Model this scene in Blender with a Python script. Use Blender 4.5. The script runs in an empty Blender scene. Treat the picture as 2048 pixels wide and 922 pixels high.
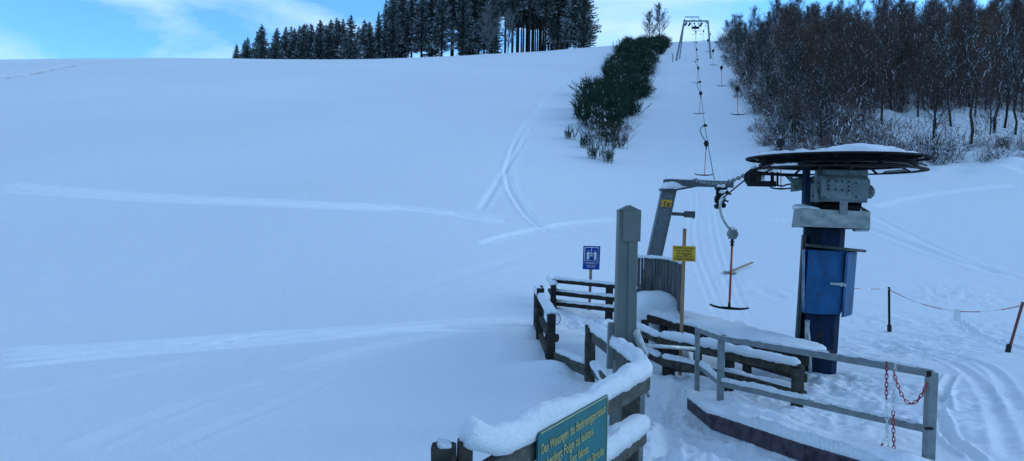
import bpy, math, random
import numpy as np
from mathutils import Vector, Matrix, noise as mnoise

C = bpy.context.scene.collection
SC = bpy.context.scene
R = math.radians
random.seed(7)
rng = np.random.default_rng(7)

# ------------------------------------------------------------------ camera
EYE = 2.5
FPX = 1490.0
PITCH, ROLL = math.atan(36 / FPX), R(1.0)
_f = Vector((0, math.cos(PITCH), -math.sin(PITCH)))
_u0 = Vector((0, math.sin(PITCH), math.cos(PITCH)))
_x = Vector((1, 0, 0))
CU = (_u0 * math.cos(ROLL) - _x * math.sin(ROLL))
CR = (_x * math.cos(ROLL) + _u0 * math.sin(ROLL))
cam = bpy.data.objects.new('camera', bpy.data.cameras.new('camera'))
C.objects.link(cam)
cam.data.sensor_width = 36
cam.data.lens = 36 * FPX / 2048
cam.data.clip_start = 0.05
cam.data.clip_end = 20000
M = Matrix((CR, CU, -_f)).transposed().to_4x4()
M.translation = Vector((0, 0, EYE))
cam.matrix_world = M
SC.camera = cam

# ------------------------------------------------------------------ world, sun, exposure
SUN_EL, SUN_AZ = R(24.0), R(75.0)          # weak sun through high haze, right of the view
w = bpy.data.worlds.new('World'); SC.world = w; w.use_nodes = True
nt = w.node_tree; nt.nodes.clear()
def N(t, ty, **kw):
    n = t.nodes.new(ty)
    for k, v in kw.items():
        if k.startswith('i_'):
            n.inputs[k[2:].replace('_', ' ')].default_value = v
        else:
            setattr(n, k, v)
    return n
sky = N(nt, 'ShaderNodeTexSky', sky_type='NISHITA', sun_disc=False, sun_elevation=SUN_EL,
        sun_rotation=SUN_AZ, air_density=1.0, dust_density=0.6, ozone_density=1.2)
tint = N(nt, 'ShaderNodeMix', data_type='RGBA', blend_type='MULTIPLY')
tint.inputs[0].default_value = 1.0; tint.clamp_result = False
tint.inputs[7].default_value = (0.50, 1.01, 1.56, 1)
nt.links.new(sky.outputs[0], tint.inputs[6])
tc = N(nt, 'ShaderNodeTexCoord')
mp = N(nt, 'ShaderNodeMapping'); mp.inputs['Scale'].default_value = (1.0, 1.0, 3.4)
mp.inputs['Location'].default_value = (1.9, 0.6, 0.3)
nt.links.new(tc.outputs['Generated'], mp.inputs[0])
nz = N(nt, 'ShaderNodeTexNoise', i_Scale=3.2, i_Detail=7.0, i_Roughness=0.55, i_Distortion=0.35)
nt.links.new(mp.outputs[0], nz.inputs['Vector'])
ramp = N(nt, 'ShaderNodeValToRGB')
ramp.color_ramp.elements[0].position = 0.43; ramp.color_ramp.elements[0].color = (0, 0, 0, 1)
ramp.color_ramp.elements[1].position = 0.63; ramp.color_ramp.elements[1].color = (1, 1, 1, 1)
nt.links.new(nz.outputs['Fac'], ramp.inputs[0])
cl = N(nt, 'ShaderNodeMix', data_type='RGBA')
cl.inputs[7].default_value = (3.6, 5.1, 6.4, 1)
cf = N(nt, 'ShaderNodeMath', operation='MULTIPLY'); cf.inputs[1].default_value = 0.85
nt.links.new(ramp.outputs[0], cf.inputs[0])
nt.links.new(cf.outputs[0], cl.inputs[0])
nt.links.new(tint.outputs[2], cl.inputs[6])
bg = N(nt, 'ShaderNodeBackground', i_Strength=0.10)
out = N(nt, 'ShaderNodeOutputWorld')
nt.links.new(cl.outputs[2], bg.inputs[0]); nt.links.new(bg.outputs[0], out.inputs[0])
sun = bpy.data.objects.new('sun', bpy.data.lights.new('sun', 'SUN')); C.objects.link(sun)
sun.data.energy = 0.35; sun.data.angle = R(25); sun.data.color = (0.86, 0.93, 1.0)
sdir = Vector((math.sin(SUN_AZ) * math.cos(SUN_EL), math.cos(SUN_AZ) * math.cos(SUN_EL), math.sin(SUN_EL)))
sun.rotation_euler = sdir.to_track_quat('Z', 'Y').to_euler()
SC.view_settings.view_transform = 'Standard'
SC.view_settings.look = 'None'
SC.view_settings.gamma = 1
SC.view_settings.use_curve_mapping = False
SC.view_settings.exposure = 0.90
SC.cycles.max_bounces = 6

# ------------------------------------------------------------------ pixel <-> place helpers
def P(px, py, D):
    v = _f + CR * ((px - 1024) / FPX) + CU * ((461 - py) / FPX)
    v = v * (D / v.y)
    return Vector((v.x, v.y, v.z + EYE))

# ------------------------------------------------------------------ terrain height
Dk = np.array([0, 5, 7, 9, 12, 15, 17, 20, 25, 32, 39, 48, 61, 83, 105, 118, 135, 150, 165, 180, 195, 215, 260, 400, 900, 4000.])
LIFT = np.array([-2.1, -2.13, -2.2, -2.35, -2.5, -2.5, -2.45, -2.2, -1.5, -0.2, 1.4, 3.9, 7.6, 14.0, 20.6, 24.5, 29.6, 33.9, 38.0, 42.0, 45.5, 49.0, 54, 62, 64, 64])
LEFT = np.array([-2.1, -2.15, -2.2, -2.35, -2.45, -2.25, -2.0, -1.5, -.5, 1.3, 3.0, 5.3, 8.5, 13.9, 19.0, 22.0, 25.6, 28.7, 31.7, 34.6, 37.3, 40.2, 45, 52, 54, 54])
RIGHT = np.array([-2.1, -2.12, -2.18, -2.3, -2.45, -2.47, -2.4, -2.15, -1.2, 0.7, 2.7, 5.5, 9.3, 16.0, 22.8, 26.6, 31.5, 35.6, 39.5, 43, 46, 49.5, 54, 62, 64, 64])
def _mix(a, b, t): return a * (1 - t) + b * t
def _sc(a, k, d0=30.0):
    t = np.clip((Dk - d0) / 60, 0, 1)
    return np.where(a > 0, a * (1 + (k - 1) * t), a)
UT = np.array([-3.0, -0.9, -0.687, -0.285, 0.0, 0.105, 0.246, 0.45, 0.687, 1.0, 3.0])
COLS = [_sc(LEFT, .98), _sc(LEFT, 1.0), LEFT, _sc(LEFT, 1.04), _mix(_sc(LEFT, 1.085), _sc(LIFT, .91), .35), _sc(LIFT, .955), LIFT,
        _mix(LIFT, RIGHT, .7), RIGHT, RIGHT, RIGHT]
LG0, LG1, NL = math.log(1.5), math.log(3500), 500
lg = np.linspace(LG0, LG1, NL)
T1 = np.stack([np.interp(np.exp(lg), Dk, c) for c in COLS])
uf = np.linspace(-1.6, 1.6, 257)
T2 = np.stack([np.interp(uf, UT, T1[:, j]) for j in range(NL)], axis=1)
def _smooth(a, s, ax):
    r = int(s * 3); k = np.exp(-0.5 * (np.arange(-r, r + 1) / s) ** 2); k /= k.sum()
    pad = [(0, 0), (0, 0)]; pad[ax] = (r, r)
    return np.apply_along_axis(lambda v: np.convolve(v, k, 'valid'), ax, np.pad(a, pad, mode='edge'))
T2 = _smooth(T2, 4.5, 1); T2 = _smooth(T2, 7, 0)

def vnoise(x, y, seed=0):
    xi = np.floor(x); yi = np.floor(y); fx = x - xi; fy = y - yi
    def hsh(a, b):
        v = np.sin(a * 127.1 + b * 311.7 + seed * 74.7) * 43758.5453
        return v - np.floor(v)
    sx = fx * fx * (3 - 2 * fx); sy = fy * fy * (3 - 2 * fy)
    a = hsh(xi, yi); b = hsh(xi + 1, yi); c = hsh(xi, yi + 1); d = hsh(xi + 1, yi + 1)
    return (a * (1 - sx) + b * sx) * (1 - sy) + (c * (1 - sx) + d * sx) * sy - 0.5

def segdist(X, Y, a, b):
    dx, dy = b[0] - a[0], b[1] - a[1]; L2 = dx * dx + dy * dy + 1e-9
    t = np.clip(((X - a[0]) * dx + (Y - a[1]) * dy) / L2, 0, 1)
    return np.hypot(X - a[0] - t * dx, Y - a[1] - t * dy), t

def xy(px, py, D):
    p = P(px, py, D); return (p.x, p.y)
BOARD = [xy(1378, 793, 9.5), xy(1426, 830, 8.3), xy(1614, 892, 6.95), xy(1740, 925, 6.45)]
PATH = [(1.75, 3.2), (1.6, 5.2), (1.72, 7.0), (1.95, 8.6), (2.25, 10.3)]

def hbase(X, Y):
    X = np.asarray(X, float); Y = np.asarray(Y, float)
    D = np.maximum(Y, 1.6)
    u = np.clip(X / np.maximum(Y, 6.0), -1.55, 1.55)
    jl = (np.log(np.minimum(D, 3400)) - LG0) / (LG1 - LG0) * (NL - 1)
    ju = (u + 1.6) / 3.2 * 256
    a = np.clip(ju.astype(int), 0, 255); fa = ju - a
    b = np.clip(jl.astype(int), 0, NL - 2); fb = jl - b
    z = (T2[a, b] * (1 - fb) + T2[a, b + 1] * fb) * (1 - fa) + (T2[a + 1, b] * (1 - fb) + T2[a + 1, b + 1] * fb) * fa
    z = z + 0.9 * vnoise(X / 38, Y / 38, 3) * np.clip((D - 25) / 60, 0, 1)
    z = z + 0.16 * vnoise(X / 7, Y / 9, 5) * np.clip((D - 8) / 20, 0.15, 1)
    return z + EYE
def h(x, y): return float(hbase(np.array([x]), np.array([y]))[0])
def G(px, py, lo=2.5, hi=400):
    """ground point seen at a pixel of the photograph"""
    a = lo
    D = lo
    while D < hi:
        p = P(px, py, D)
        if p.z <= h(p.x, p.y): break
        a = D; D *= 1.03
    b = D
    for _ in range(30):
        m = (a + b) / 2; p = P(px, py, m)
        if p.z <= h(p.x, p.y): b = m
        else: a = m
    return P(px, py, b)

# ------------------------------------------------------------------ materials
def mat(name, col, rough=0.7, metal=0.0, var=0.25, scale=6.0, stretch=(1, 1, 1), bump=0.0, bscale=40.0, col2=None, spec=0.3, coord='Object', detail=6):
    m = bpy.data.materials.new(name); m.use_nodes = True
    t = m.node_tree; b = t.nodes['Principled BSDF']
    b.inputs['Roughness'].default_value = rough; b.inputs['Metallic'].default_value = metal
    b.inputs['Specular IOR Level'].default_value = spec
    c = N(t, 'ShaderNodeTexCoord'); mpp = N(t, 'ShaderNodeMapping'); mpp.inputs['Scale'].default_value = stretch
    t.links.new(c.outputs[coord], mpp.inputs[0])
    n = N(t, 'ShaderNodeTexNoise', i_Scale=scale, i_Detail=float(detail), i_Roughness=0.6)
    t.links.new(mpp.outputs[0], n.inputs['Vector'])
    r = N(t, 'ShaderNodeValToRGB')
    c2 = col2 or tuple(max(0, x * (1 - var)) for x in col)
    c1 = col if col2 else tuple(min(1, x * (1 + var)) for x in col)
    r.color_ramp.elements[0].position = 0.36; r.color_ramp.elements[0].color = (*c2, 1)
    r.color_ramp.elements[1].position = 0.64; r.color_ramp.elements[1].color = (*c1, 1)
    t.links.new(n.outputs['Fac'], r.inputs[0]); t.links.new(r.outputs[0], b.inputs['Base Color'])
    if bump:
        n2 = N(t, 'ShaderNodeTexNoise', i_Scale=bscale, i_Detail=5.0, i_Roughness=0.65)
        t.links.new(mpp.outputs[0], n2.inputs['Vector'])
        bp = N(t, 'ShaderNodeBump', i_Strength=bump, i_Distance=0.02)
        t.links.new(n2.outputs['Fac'], bp.inputs['Height']); t.links.new(bp.outputs[0], b.inputs['Normal'])
    return m
SNOWC = (0.80, 0.82, 0.85)
M_snow_cap = mat('snow_cap', SNOWC, 0.75, var=0.04, scale=3, bump=1.0, bscale=70, spec=0.15)
M_snow_twig = mat('twig_snow', (0.72, 0.75, 0.8), 0.8, var=0.1, spec=0.1)
M_wood = mat('weathered_wood', (0.085, 0.078, 0.062), 0.9, scale=9, stretch=(1, 1, 1), bump=0.9, bscale=38, col2=(0.028, 0.026, 0.024), spec=0.15)
M_wood_grey = mat('grey_wood', (0.115, 0.112, 0.098), 0.9, scale=16, bump=0.9, bscale=40, col2=(0.06, 0.062, 0.055), spec=0.15)
M_wood_dark = mat('dark_wood', (0.045, 0.038, 0.032), 0.9, scale=12, bump=0.7, col2=(0.018, 0.016, 0.016), spec=0.15)
M_wood_red = mat('painted_board', (0.10, 0.072, 0.092), 0.8, scale=10, bump=0.6, col2=(0.035, 0.025, 0.034), spec=0.2)
M_lath = mat('lath_wood', (0.36, 0.22, 0.12), 0.8, scale=14, stretch=(1, 1, .2), bump=0.4, col2=(0.22, 0.12, 0.07))
M_plank = mat('grey_planks', (0.19, 0.19, 0.19), 0.9, scale=9, stretch=(5, 5, .35), bump=1.0, bscale=16, col2=(0.045, 0.047, 0.05), spec=0.15)
M_galv = mat('galvanised_steel', (0.23, 0.25, 0.25), 0.5, metal=0.3, scale=9, bump=0.08, col2=(0.165, 0.18, 0.185), spec=0.4)
M_galv_light = mat('bright_galvanised', (0.52, 0.54, 0.53), 0.42, metal=0.35, scale=10, bump=0.2, col2=(0.31, 0.325, 0.31), spec=0.5)
M_pylon = mat('pylon_steel', (0.15, 0.17, 0.18), 0.55, metal=0.3, scale=22, bump=0.1, col2=(0.10, 0.115, 0.125))
M_beam = mat('arm_steel', (0.09, 0.1, 0.105), 0.55, metal=0.2, scale=15, bump=0.15, col2=(0.05, 0.055, 0.06))
M_post_grey = mat('access_post_paint', (0.135, 0.15, 0.135), 0.55, scale=3.5, stretch=(1, 1, .5), bump=0.06, col2=(0.105, 0.118, 0.108), spec=0.35)
M_blue = mat('blue_paint', (0.006, 0.024, 0.065), 0.6, scale=4, stretch=(2, 2, .5), bump=0.12, col2=(0.005, 0.012, 0.025), spec=0.15)
M_blue_cab = mat('cabinet_blue', (0.008, 0.09, 0.22), 0.45, scale=5, stretch=(1.5, 1.5, .6), bump=0.12, col2=(0.008, 0.055, 0.14), spec=0.2)
M_green_grey = mat('faded_green_paint', (0.05, 0.065, 0.06), 0.7, scale=5, col2=(0.025, 0.03, 0.03))
M_gear = mat('gearbox_paint', (0.16, 0.20, 0.20), 0.6, scale=5, bump=0.15, bscale=20, col2=(0.10, 0.13, 0.135))
M_black = mat('black_steel', (0.015, 0.016, 0.018), 0.6, scale=12, bump=0.1, col2=(0.008, 0.008, 0.01), spec=.15)
M_rusty = mat('rusty_black', (0.03, 0.022, 0.018), 0.75, scale=18, bump=0.3, col2=(0.01, 0.01, 0.012), spec=.12)
M_rubber = mat('black_rubber', (0.015, 0.016, 0.02), 0.6)
M_orange = mat('orange_pole', (0.52, 0.10, 0.035), 0.5, scale=8, col2=(0.30, 0.05, 0.03))
M_chain_red = mat('red_plastic', (0.36, 0.02, 0.025), 0.4)
M_chain_white = mat('white_plastic', (0.62, 0.64, 0.62), 0.4)
M_white = mat('white_sheet', (0.7, 0.72, 0.76), 0.7, var=.05)
M_yellow = mat('yellow_plate', (0.62, 0.36, 0.02), 0.5, scale=4, col2=(0.5, 0.27, 0.02))
M_text_dark = mat('dark_letters', (0.035, 0.03, 0.025), 0.6)
M_sign_blue = mat('sign_blue', (0.006, 0.05, 0.25), 0.4, var=.1)
M_sign_white = mat('sign_white', (0.66, 0.68, 0.7), 0.5, var=.05)
M_teal = mat('teal_enamel', (0.008, 0.13, 0.135), 0.5, scale=3, col2=(0.008, 0.105, 0.12), spec=0.4, bump=.05)
M_text_gold = mat('gold_letters', (0.42, 0.38, 0.16), 0.6, scale=30, col2=(0.26, 0.27, 0.13))
M_bark = mat('bark', (0.055, 0.045, 0.04), 0.95, scale=4, col2=(0.025, 0.022, 0.022), spec=.1)
M_twig = mat('twigs', (0.115, 0.080, 0.070), 0.95, scale=.5, col2=(0.06, 0.048, 0.047), spec=.05)
M_twig_red = mat('reddish_twigs', (0.15, 0.088, 0.066), 0.95, scale=.5, col2=(0.08, 0.048, 0.04), spec=.05)
M_twig_grey = mat('grey_twigs', (0.062, 0.062, 0.055), 0.95, scale=.5, col2=(0.03, 0.034, 0.032), spec=.05)
M_frost = mat('frosted_twigs', (0.20, 0.21, 0.22), 0.9, scale=.5, col2=(0.10, 0.10, 0.105), spec=.05)
M_needle = mat('spruce_needles', (0.10, 0.125, 0.11), 0.9, scale=.7, col2=(0.042, 0.062, 0.058), spec=.1)
M_broom = mat('broom_green', (0.035, 0.068, 0.042), 0.9, scale=1.2, col2=(0.016, 0.034, 0.026), spec=.1)
M_broom2 = mat('broom_brown', (0.08, 0.075, 0.045), 0.9, scale=1.2, col2=(0.035, 0.032, 0.025), spec=.1)
M_leaf = mat('brown_leaves', (0.16, 0.07, 0.04), 0.9, scale=2)

def wear(m, colour, thr=.6, scale=3.0, soft=.04, stretch=(1, 1, .6)):
    t = m.node_tree; b = t.nodes['Principled BSDF']; src = b.inputs['Base Color'].links[0].from_socket
    c = N(t, 'ShaderNodeTexCoord'); mp_ = N(t, 'ShaderNodeMapping'); mp_.inputs['Scale'].default_value = stretch
    n = N(t, 'ShaderNodeTexNoise', i_Scale=scale, i_Detail=8.0, i_Roughness=0.72); r = N(t, 'ShaderNodeMapRange')
    t.links.new(c.outputs['Object'], mp_.inputs[0]); t.links.new(mp_.outputs[0], n.inputs['Vector']); t.links.new(n.outputs['Fac'], r.inputs[0])
    r.inputs[1].default_value = thr; r.inputs[2].default_value = thr + soft
    mx = N(t, 'ShaderNodeMix', data_type='RGBA'); mx.inputs[7].default_value = (*colour, 1)
    t.links.new(r.outputs[0], mx.inputs[0]); t.links.new(src, mx.inputs[6]); t.links.new(mx.outputs[2], b.inputs['Base Color'])
wear(M_blue_cab, (0.045, 0.03, 0.03), .60, 6.0); wear(M_blue, (0.03, 0.024, 0.022), .60, 5.0); wear(M_gear, (0.05, 0.05, 0.045), .56, 6.0, .08)
wear(M_post_grey, (0.09, 0.10, 0.09), .55, 2.2, .2, (1, 1, .25)); wear(M_pylon, (0.07, 0.075, 0.08), .56, 3.0, .12, (1, 1, .3)); wear(M_galv, (0.13, 0.135, 0.13), .58, 4.0, .1)
wear(M_teal, (0.02, 0.09, 0.09), .6, 3.0, .15)
def snow_ground_mat():
    m = bpy.data.materials.new('snow_ground'); m.use_nodes = True
    t = m.node_tree; b = t.nodes['Principled BSDF']
    b.inputs['Roughness'].default_value = 0.8; b.inputs['Specular IOR Level'].default_value = 0.12
    c = N(t, 'ShaderNodeTexCoord')
    n1 = N(t, 'ShaderNodeTexNoise', i_Scale=0.035, i_Detail=4.0, i_Roughness=0.5)
    t.links.new(c.outputs['Object'], n1.inputs['Vector'])
    r = N(t, 'ShaderNodeValToRGB')
    r.color_ramp.elements[0].position = 0.3; r.color_ramp.elements[0].color = (0.69, 0.71, 0.735, 1)
    r.color_ramp.elements[1].position = 0.7; r.color_ramp.elements[1].color = (0.75, 0.77, 0.79, 1)
    t.links.new(n1.outputs['Fac'], r.inputs[0])
    at = N(t, 'ShaderNodeAttribute', attribute_name='track')
    mx = N(t, 'ShaderNodeMix', data_type='RGBA'); mx.inputs[7].default_value = (0.90, 0.915, 0.925, 1)
    t.links.new(at.outputs['Fac'], mx.inputs[0]); t.links.new(r.outputs[0], mx.inputs[6])
    ae = N(t, 'ShaderNodeAttribute', attribute_name='earth')
    n3 = N(t, 'ShaderNodeTexNoise', i_Scale=1.3, i_Detail=5.0, i_Roughness=0.7)
    t.links.new(c.outputs['Object'], n3.inputs['Vector'])
    me = N(t, 'ShaderNodeMath', operation='MULTIPLY_ADD'); me.inputs[1].default_value = 3.0; me.inputs[2].default_value = -1.15
    t.links.new(n3.outputs['Fac'], me.inputs[0])
    mm = N(t, 'ShaderNodeMath', operation='MULTIPLY', use_clamp=True)
    t.links.new(me.outputs[0], mm.inputs[0]); t.links.new(ae.outputs['Fac'], mm.inputs[1])
    mx2 = N(t, 'ShaderNodeMix', data_type='RGBA'); mx2.inputs[7].default_value = (0.09, 0.085, 0.075, 1)
    t.links.new(mm.outputs[0], mx2.inputs[0]); t.links.new(mx.outputs[2], mx2.inputs[6])
    t.links.new(mx2.outputs[2], b.inputs['Base Color'])
    n2 = N(t, 'ShaderNodeTexNoise', i_Scale=1.1, i_Detail=9.0, i_Roughness=0.62)
    t.links.new(c.outputs['Object'], n2.inputs['Vector'])
    n4 = N(t, 'ShaderNodeTexNoise', i_Scale=34.0, i_Detail=4.0, i_Roughness=0.6)
    t.links.new(c.outputs['Object'], n4.inputs['Vector'])
    bp = N(t, 'ShaderNodeBump', i_Strength=0.5, i_Distance=0.12)
    t.links.new(n2.outputs['Fac'], bp.inputs['Height'])
    bp2 = N(t, 'ShaderNodeBump', i_Strength=0.7, i_Distance=0.015)
    t.links.new(n4.outputs['Fac'], bp2.inputs['Height']); t.links.new(bp.outputs[0], bp2.inputs['Normal'])
    t.links.new(bp2.outputs[0], b.inputs['Normal'])
    return m
M_ground = snow_ground_mat()

# ------------------------------------------------------------------ mesh builder
class MB:
    def __init__(s): s.v = []; s.f = []; s.m = []
    def add(s, vs, fs, mi=0):
        o = len(s.v); s.v.extend([tuple(q) for q in vs])
        for f in fs: s.f.append(tuple(i + o for i in f)); s.m.append(mi)
    def build(s, name, mats, parent=None, smooth=False, origin=None, bevel=0):
        me = bpy.data.meshes.new(name)
        org = Vector(origin) if origin is not None else Vector((0, 0, 0))
        if parent is not None and origin is None: org = parent.location.copy()
        v = np.array(s.v, float) - np.array(org)
        me.from_pydata(v.tolist(), [], s.f)
        if not isinstance(mats, (list, tuple)): mats = [mats]
        for m_ in mats: me.materials.append(m_)
        if len(mats) > 1: me.polygons.foreach_set('material_index', s.m)
        if smooth: me.polygons.foreach_set('use_smooth', [True] * len(me.polygons))
        me.update()
        o = bpy.data.objects.new(name, me); C.objects.link(o)
        if parent is not None: o.parent = parent
        else: o.location = org
        if bevel:
            b = o.modifiers.new('bevel', 'BEVEL'); b.width = bevel; b.segments = 2; b.limit_method = 'ANGLE'
        return o
    # rectangular beam with chamfer, subdivided and slightly irregular
    def beam(s, a, b, w, hgt, up=(0, 0, 1), segs=6, jit=0.0, ch=0.12, mi=0, seed=0):
        a = Vector(a); b = Vector(b); d = (b - a).normalized(); up = Vector(up)
        if abs(d.dot(up)) > 0.97: up = Vector((0, 1, 0))
        sd = d.cross(up).normalized(); u2 = sd.cross(d).normalized()
        c = min(w, hgt) * ch
        prof = [(-w / 2 + c, -hgt / 2), (w / 2 - c, -hgt / 2), (w / 2, -hgt / 2 + c), (w / 2, hgt / 2 - c), (w / 2 - c, hgt / 2), (-w / 2 + c, hgt / 2), (-w / 2, hgt / 2 - c), (-w / 2, -hgt / 2 + c)]
        vs = []; fs = []; rr = random.Random(seed + int(abs(a.x * 100)))
        for i in range(segs + 1):
            t = i / segs; p = a.lerp(b, t)
            for (x, y) in prof:
                k = 1 + (rr.uniform(-jit, jit) if jit else 0)
                vs.append(p + sd * (x * k) + u2 * (y * k))
        for i in range(segs):
            for j in range(8):
                k = (j + 1) % 8
                fs.append((i * 8 + j, i * 8 + k, (i + 1) * 8 + k, (i + 1) * 8 + j))
        fs.append(tuple(range(7, -1, -1))); fs.append(tuple(segs * 8 + j for j in range(8)))
        s.add(vs, fs, mi)
    def tube(s, pts, r, n=8, mi=0, caps=True):
        pts = [Vector(p) for p in pts]; L = len(pts)
        rs = r if isinstance(r, (list, tuple)) else [r] * L
        vs = []; fs = []; ref = None
        for i, p in enumerate(pts):
            d = (pts[min(i + 1, L - 1)] - pts[max(i - 1, 0)]).normalized()
            if ref is None: ref = Vector((0, 0, 1)) if abs(d.z) < 0.9 else Vector((1, 0, 0))
            x = d.cross(ref).normalized(); y = x.cross(d).normalized(); ref = y
            for j in range(n):
                a = 2 * math.pi * j / n
                vs.append(p + (x * math.cos(a) + y * math.sin(a)) * rs[i])
        for i in range(L - 1):
            for j in range(n):
                k = (j + 1) % n
                fs.append((i * n + j, i * n + k, (i + 1) * n + k, (i + 1) * n + j))
        if caps and n > 2:
            fs.append(tuple(range(n - 1, -1, -1))); fs.append(tuple((L - 1) * n + j for j in range(n)))
        s.add(vs, fs, mi)
    def prism(s, poly, z0, z1, mi=0):            # poly: list of (x,y)
        n = len(poly)
        vs = [(x, y, z0) for x, y in poly] + [(x, y, z1) for x, y in poly]
        fs = [tuple(range(n - 1, -1, -1)), tuple(range(n, 2 * n))] + [(i, (i + 1) % n, n + (i + 1) % n, n + i) for i in range(n)]
        s.add(vs, fs, mi)
    def hexa(s, f4, back):                        # four front points (cw) and a back offset
        f4 = [Vector(p) for p in f4]; bk = [p + Vector(back) for p in f4]
        s.add(f4 + bk, [(0, 1, 2, 3), (7, 6, 5, 4), (0, 4, 5, 1), (1, 5, 6, 2), (2, 6, 7, 3), (3, 7, 4, 0)])
    def lathe(s, c, prof, n=64, mi=0, closed=True):      # prof list of (r,z)
        c = Vector(c); vs = []; fs = []; L = len(prof)
        for j in range(n):
            a = 2 * math.pi * j / n
            for r, z in prof: vs.append(c + Vector((r * math.cos(a), r * math.sin(a), z)))
        for j in range(n):
            k = (j + 1) % n
            for i in range(L if closed else L - 1):
                i2 = (i + 1) % L
                fs.append((j * L + i, k * L + i, k * L + i2, j * L + i2))
        s.add(vs, fs, mi)

def tag(o, label=None, cat=None, group=None, kind=None):
    if label: o['label'] = label
    if cat: o['category'] = cat
    if group: o['group'] = group
    if kind: o['kind'] = kind
    return o
def empty(name, loc, label, cat, group=None):
    o = bpy.data.objects.new(name, None); C.objects.link(o); o.location = loc; o.empty_display_size = .2
    return tag(o, label, cat, group)
def copy_tree(o, parent=None):
    c = o.copy(); C.objects.link(c); c.parent = parent
    for ch in list(o.children): copy_tree(ch, c)
    return c

def snow_cap(name, path, width, thick, parent=None, droop=0.02, endr=0.1, rough=1.0, step=0.03, back=None):
    """lumpy snow lying along a rail; path = points on the rail's top"""
    pts = [Vector(p) for p in path]; L = [0]
    for i in range(1, len(pts)): L.append(L[-1] + (pts[i] - pts[i - 1]).length)
    tot = L[-1]; n = max(8, int(tot / step)); m = 15
    mb = MB(); vs = []; fs = []
    ths = thick if isinstance(thick, (list, tuple)) else [thick] * len(pts)
    for i in range(n + 1):
        s_ = tot * i / n
        k = 0
        while k < len(L) - 2 and L[k + 1] < s_: k += 1
        t = (s_ - L[k]) / max(1e-6, L[k + 1] - L[k])
        # smoothed corner
        def at(q):
            q = max(0, min(tot, q)); k2 = 0
            while k2 < len(L) - 2 and L[k2 + 1] < q: k2 += 1
            return pts[k2].lerp(pts[k2 + 1], (q - L[k2]) / max(1e-6, L[k2 + 1] - L[k2]))
        r_ = 0.06
        p = (at(s_ - r_) + at(s_) * 2 + at(s_ + r_)) / 4
        d = (at(s_ + .05) - at(s_ - .05)); d.z = 0; d.normalize()
        sd = Vector((d.y, -d.x, 0))
        e = min(1.0, min(s_, tot - s_) / endr); e = math.sqrt(max(0.0, 1 - (1 - e) ** 2)) * .999 + .001
        th = (ths[k] * (1 - t) + ths[k + 1] * t) * (0.06 + .94 * e)
        th *= .9 + 0.26 * mnoise.noise(p * 2.3) * rough + .2 * mnoise.noise(p * 7) * rough
        for j in range(m + 1):
            a = math.pi * j / m
            x = width / 2 * math.copysign(abs(math.cos(a)) ** 0.75, math.cos(a)) * (0.3 + .7 * e)
            z = th * (math.sin(a) ** 0.62 if 0 < j < m else 0)
            nn = mnoise.noise(Vector((p.x * 9 + a, p.y * 9, p.z * 9 + a * 2))) * 0.014 * rough + (mnoise.noise(Vector((p.x * 26 + a * 3, p.y * 26, a * 5))) * .007 + mnoise.noise(Vector((p.x * 60, p.y * 60 + a * 9, a * 11))) * .004) * rough
            if j in (0, m): z -= droop * (0.5 + 0.9 * abs(mnoise.noise(p * 14 + Vector((j, 0, 0)))))
            if j in (1, m - 1): x *= 1.06; z -= droop * .3 * abs(mnoise.noise(p * 11 + Vector((j, 0, 3))))
            vs.append(p + sd * (x * (1 + nn * 4)) + Vector((0, 0, z + nn)))
    for i in range(n):
        for j in range(m):
            fs.append((i * (m + 1) + j, i * (m + 1) + j + 1, (i + 1) * (m + 1) + j + 1, (i + 1) * (m + 1) + j))
        fs.append((i * (m + 1), (i + 1) * (m + 1), (i + 1) * (m + 1) + m, i * (m + 1) + m))
    fs.append(tuple(range(m + 1))); fs.append(tuple(n * (m + 1) + j for j in range(m, -1, -1)))
    mb.add(vs, fs)
    return mb.build(name, M_snow_cap, parent, smooth=True)

def text_mesh(name, s, size, origin, xdir, ydir, material, parent, align='LEFT', sx=1.0, extr=0.0015):
    cu = bpy.data.curves.new('t', 'FONT'); cu.body = s; cu.size = size; cu.align_x = align; cu.extrude = extr; cu.space_character = 1.02
    cu.offset = size * 0.008
    o = bpy.data.objects.new('t', cu); C.objects.link(o)
    dg = bpy.context.evaluated_depsgraph_get(); dg.update()
    me = bpy.data.meshes.new_from_object(o.evaluated_get(dg)); me.name = name
    bpy.data.objects.remove(o); bpy.data.curves.remove(cu)
    xd = Vector(xdir).normalized(); yd = Vector(ydir).normalized(); zd = xd.cross(yd)
    org = Vector(origin) - parent.matrix_basis.translation if parent.type == 'EMPTY' else Vector(origin)
    # place in parent's (unrotated) frame
    off = Vector(origin) - world_loc(parent)
    n = len(me.vertices); co = np.empty(n * 3); me.vertices.foreach_get('co', co); co = co.reshape(-1, 3)
    new = np.outer(co[:, 0] * sx, xd) + np.outer(co[:, 1], yd) + np.outer(co[:, 2], zd) + np.array(off)
    me.vertices.foreach_set('co', new.ravel()); me.update()
    me.materials.clear(); me.materials.append(material)
    r = bpy.data.objects.new(name, me); C.objects.link(r); r.parent = parent
    return r
def world_loc(o):
    v = Vector((0, 0, 0))
    while o is not None: v = v + o.location; o = o.parent
    return v
def sub(mb, name, mats, part, **kw):            # sub-part: part sits at the thing's origin
    return mb.build(name, mats, part, origin=world_loc(part), **kw)

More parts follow.
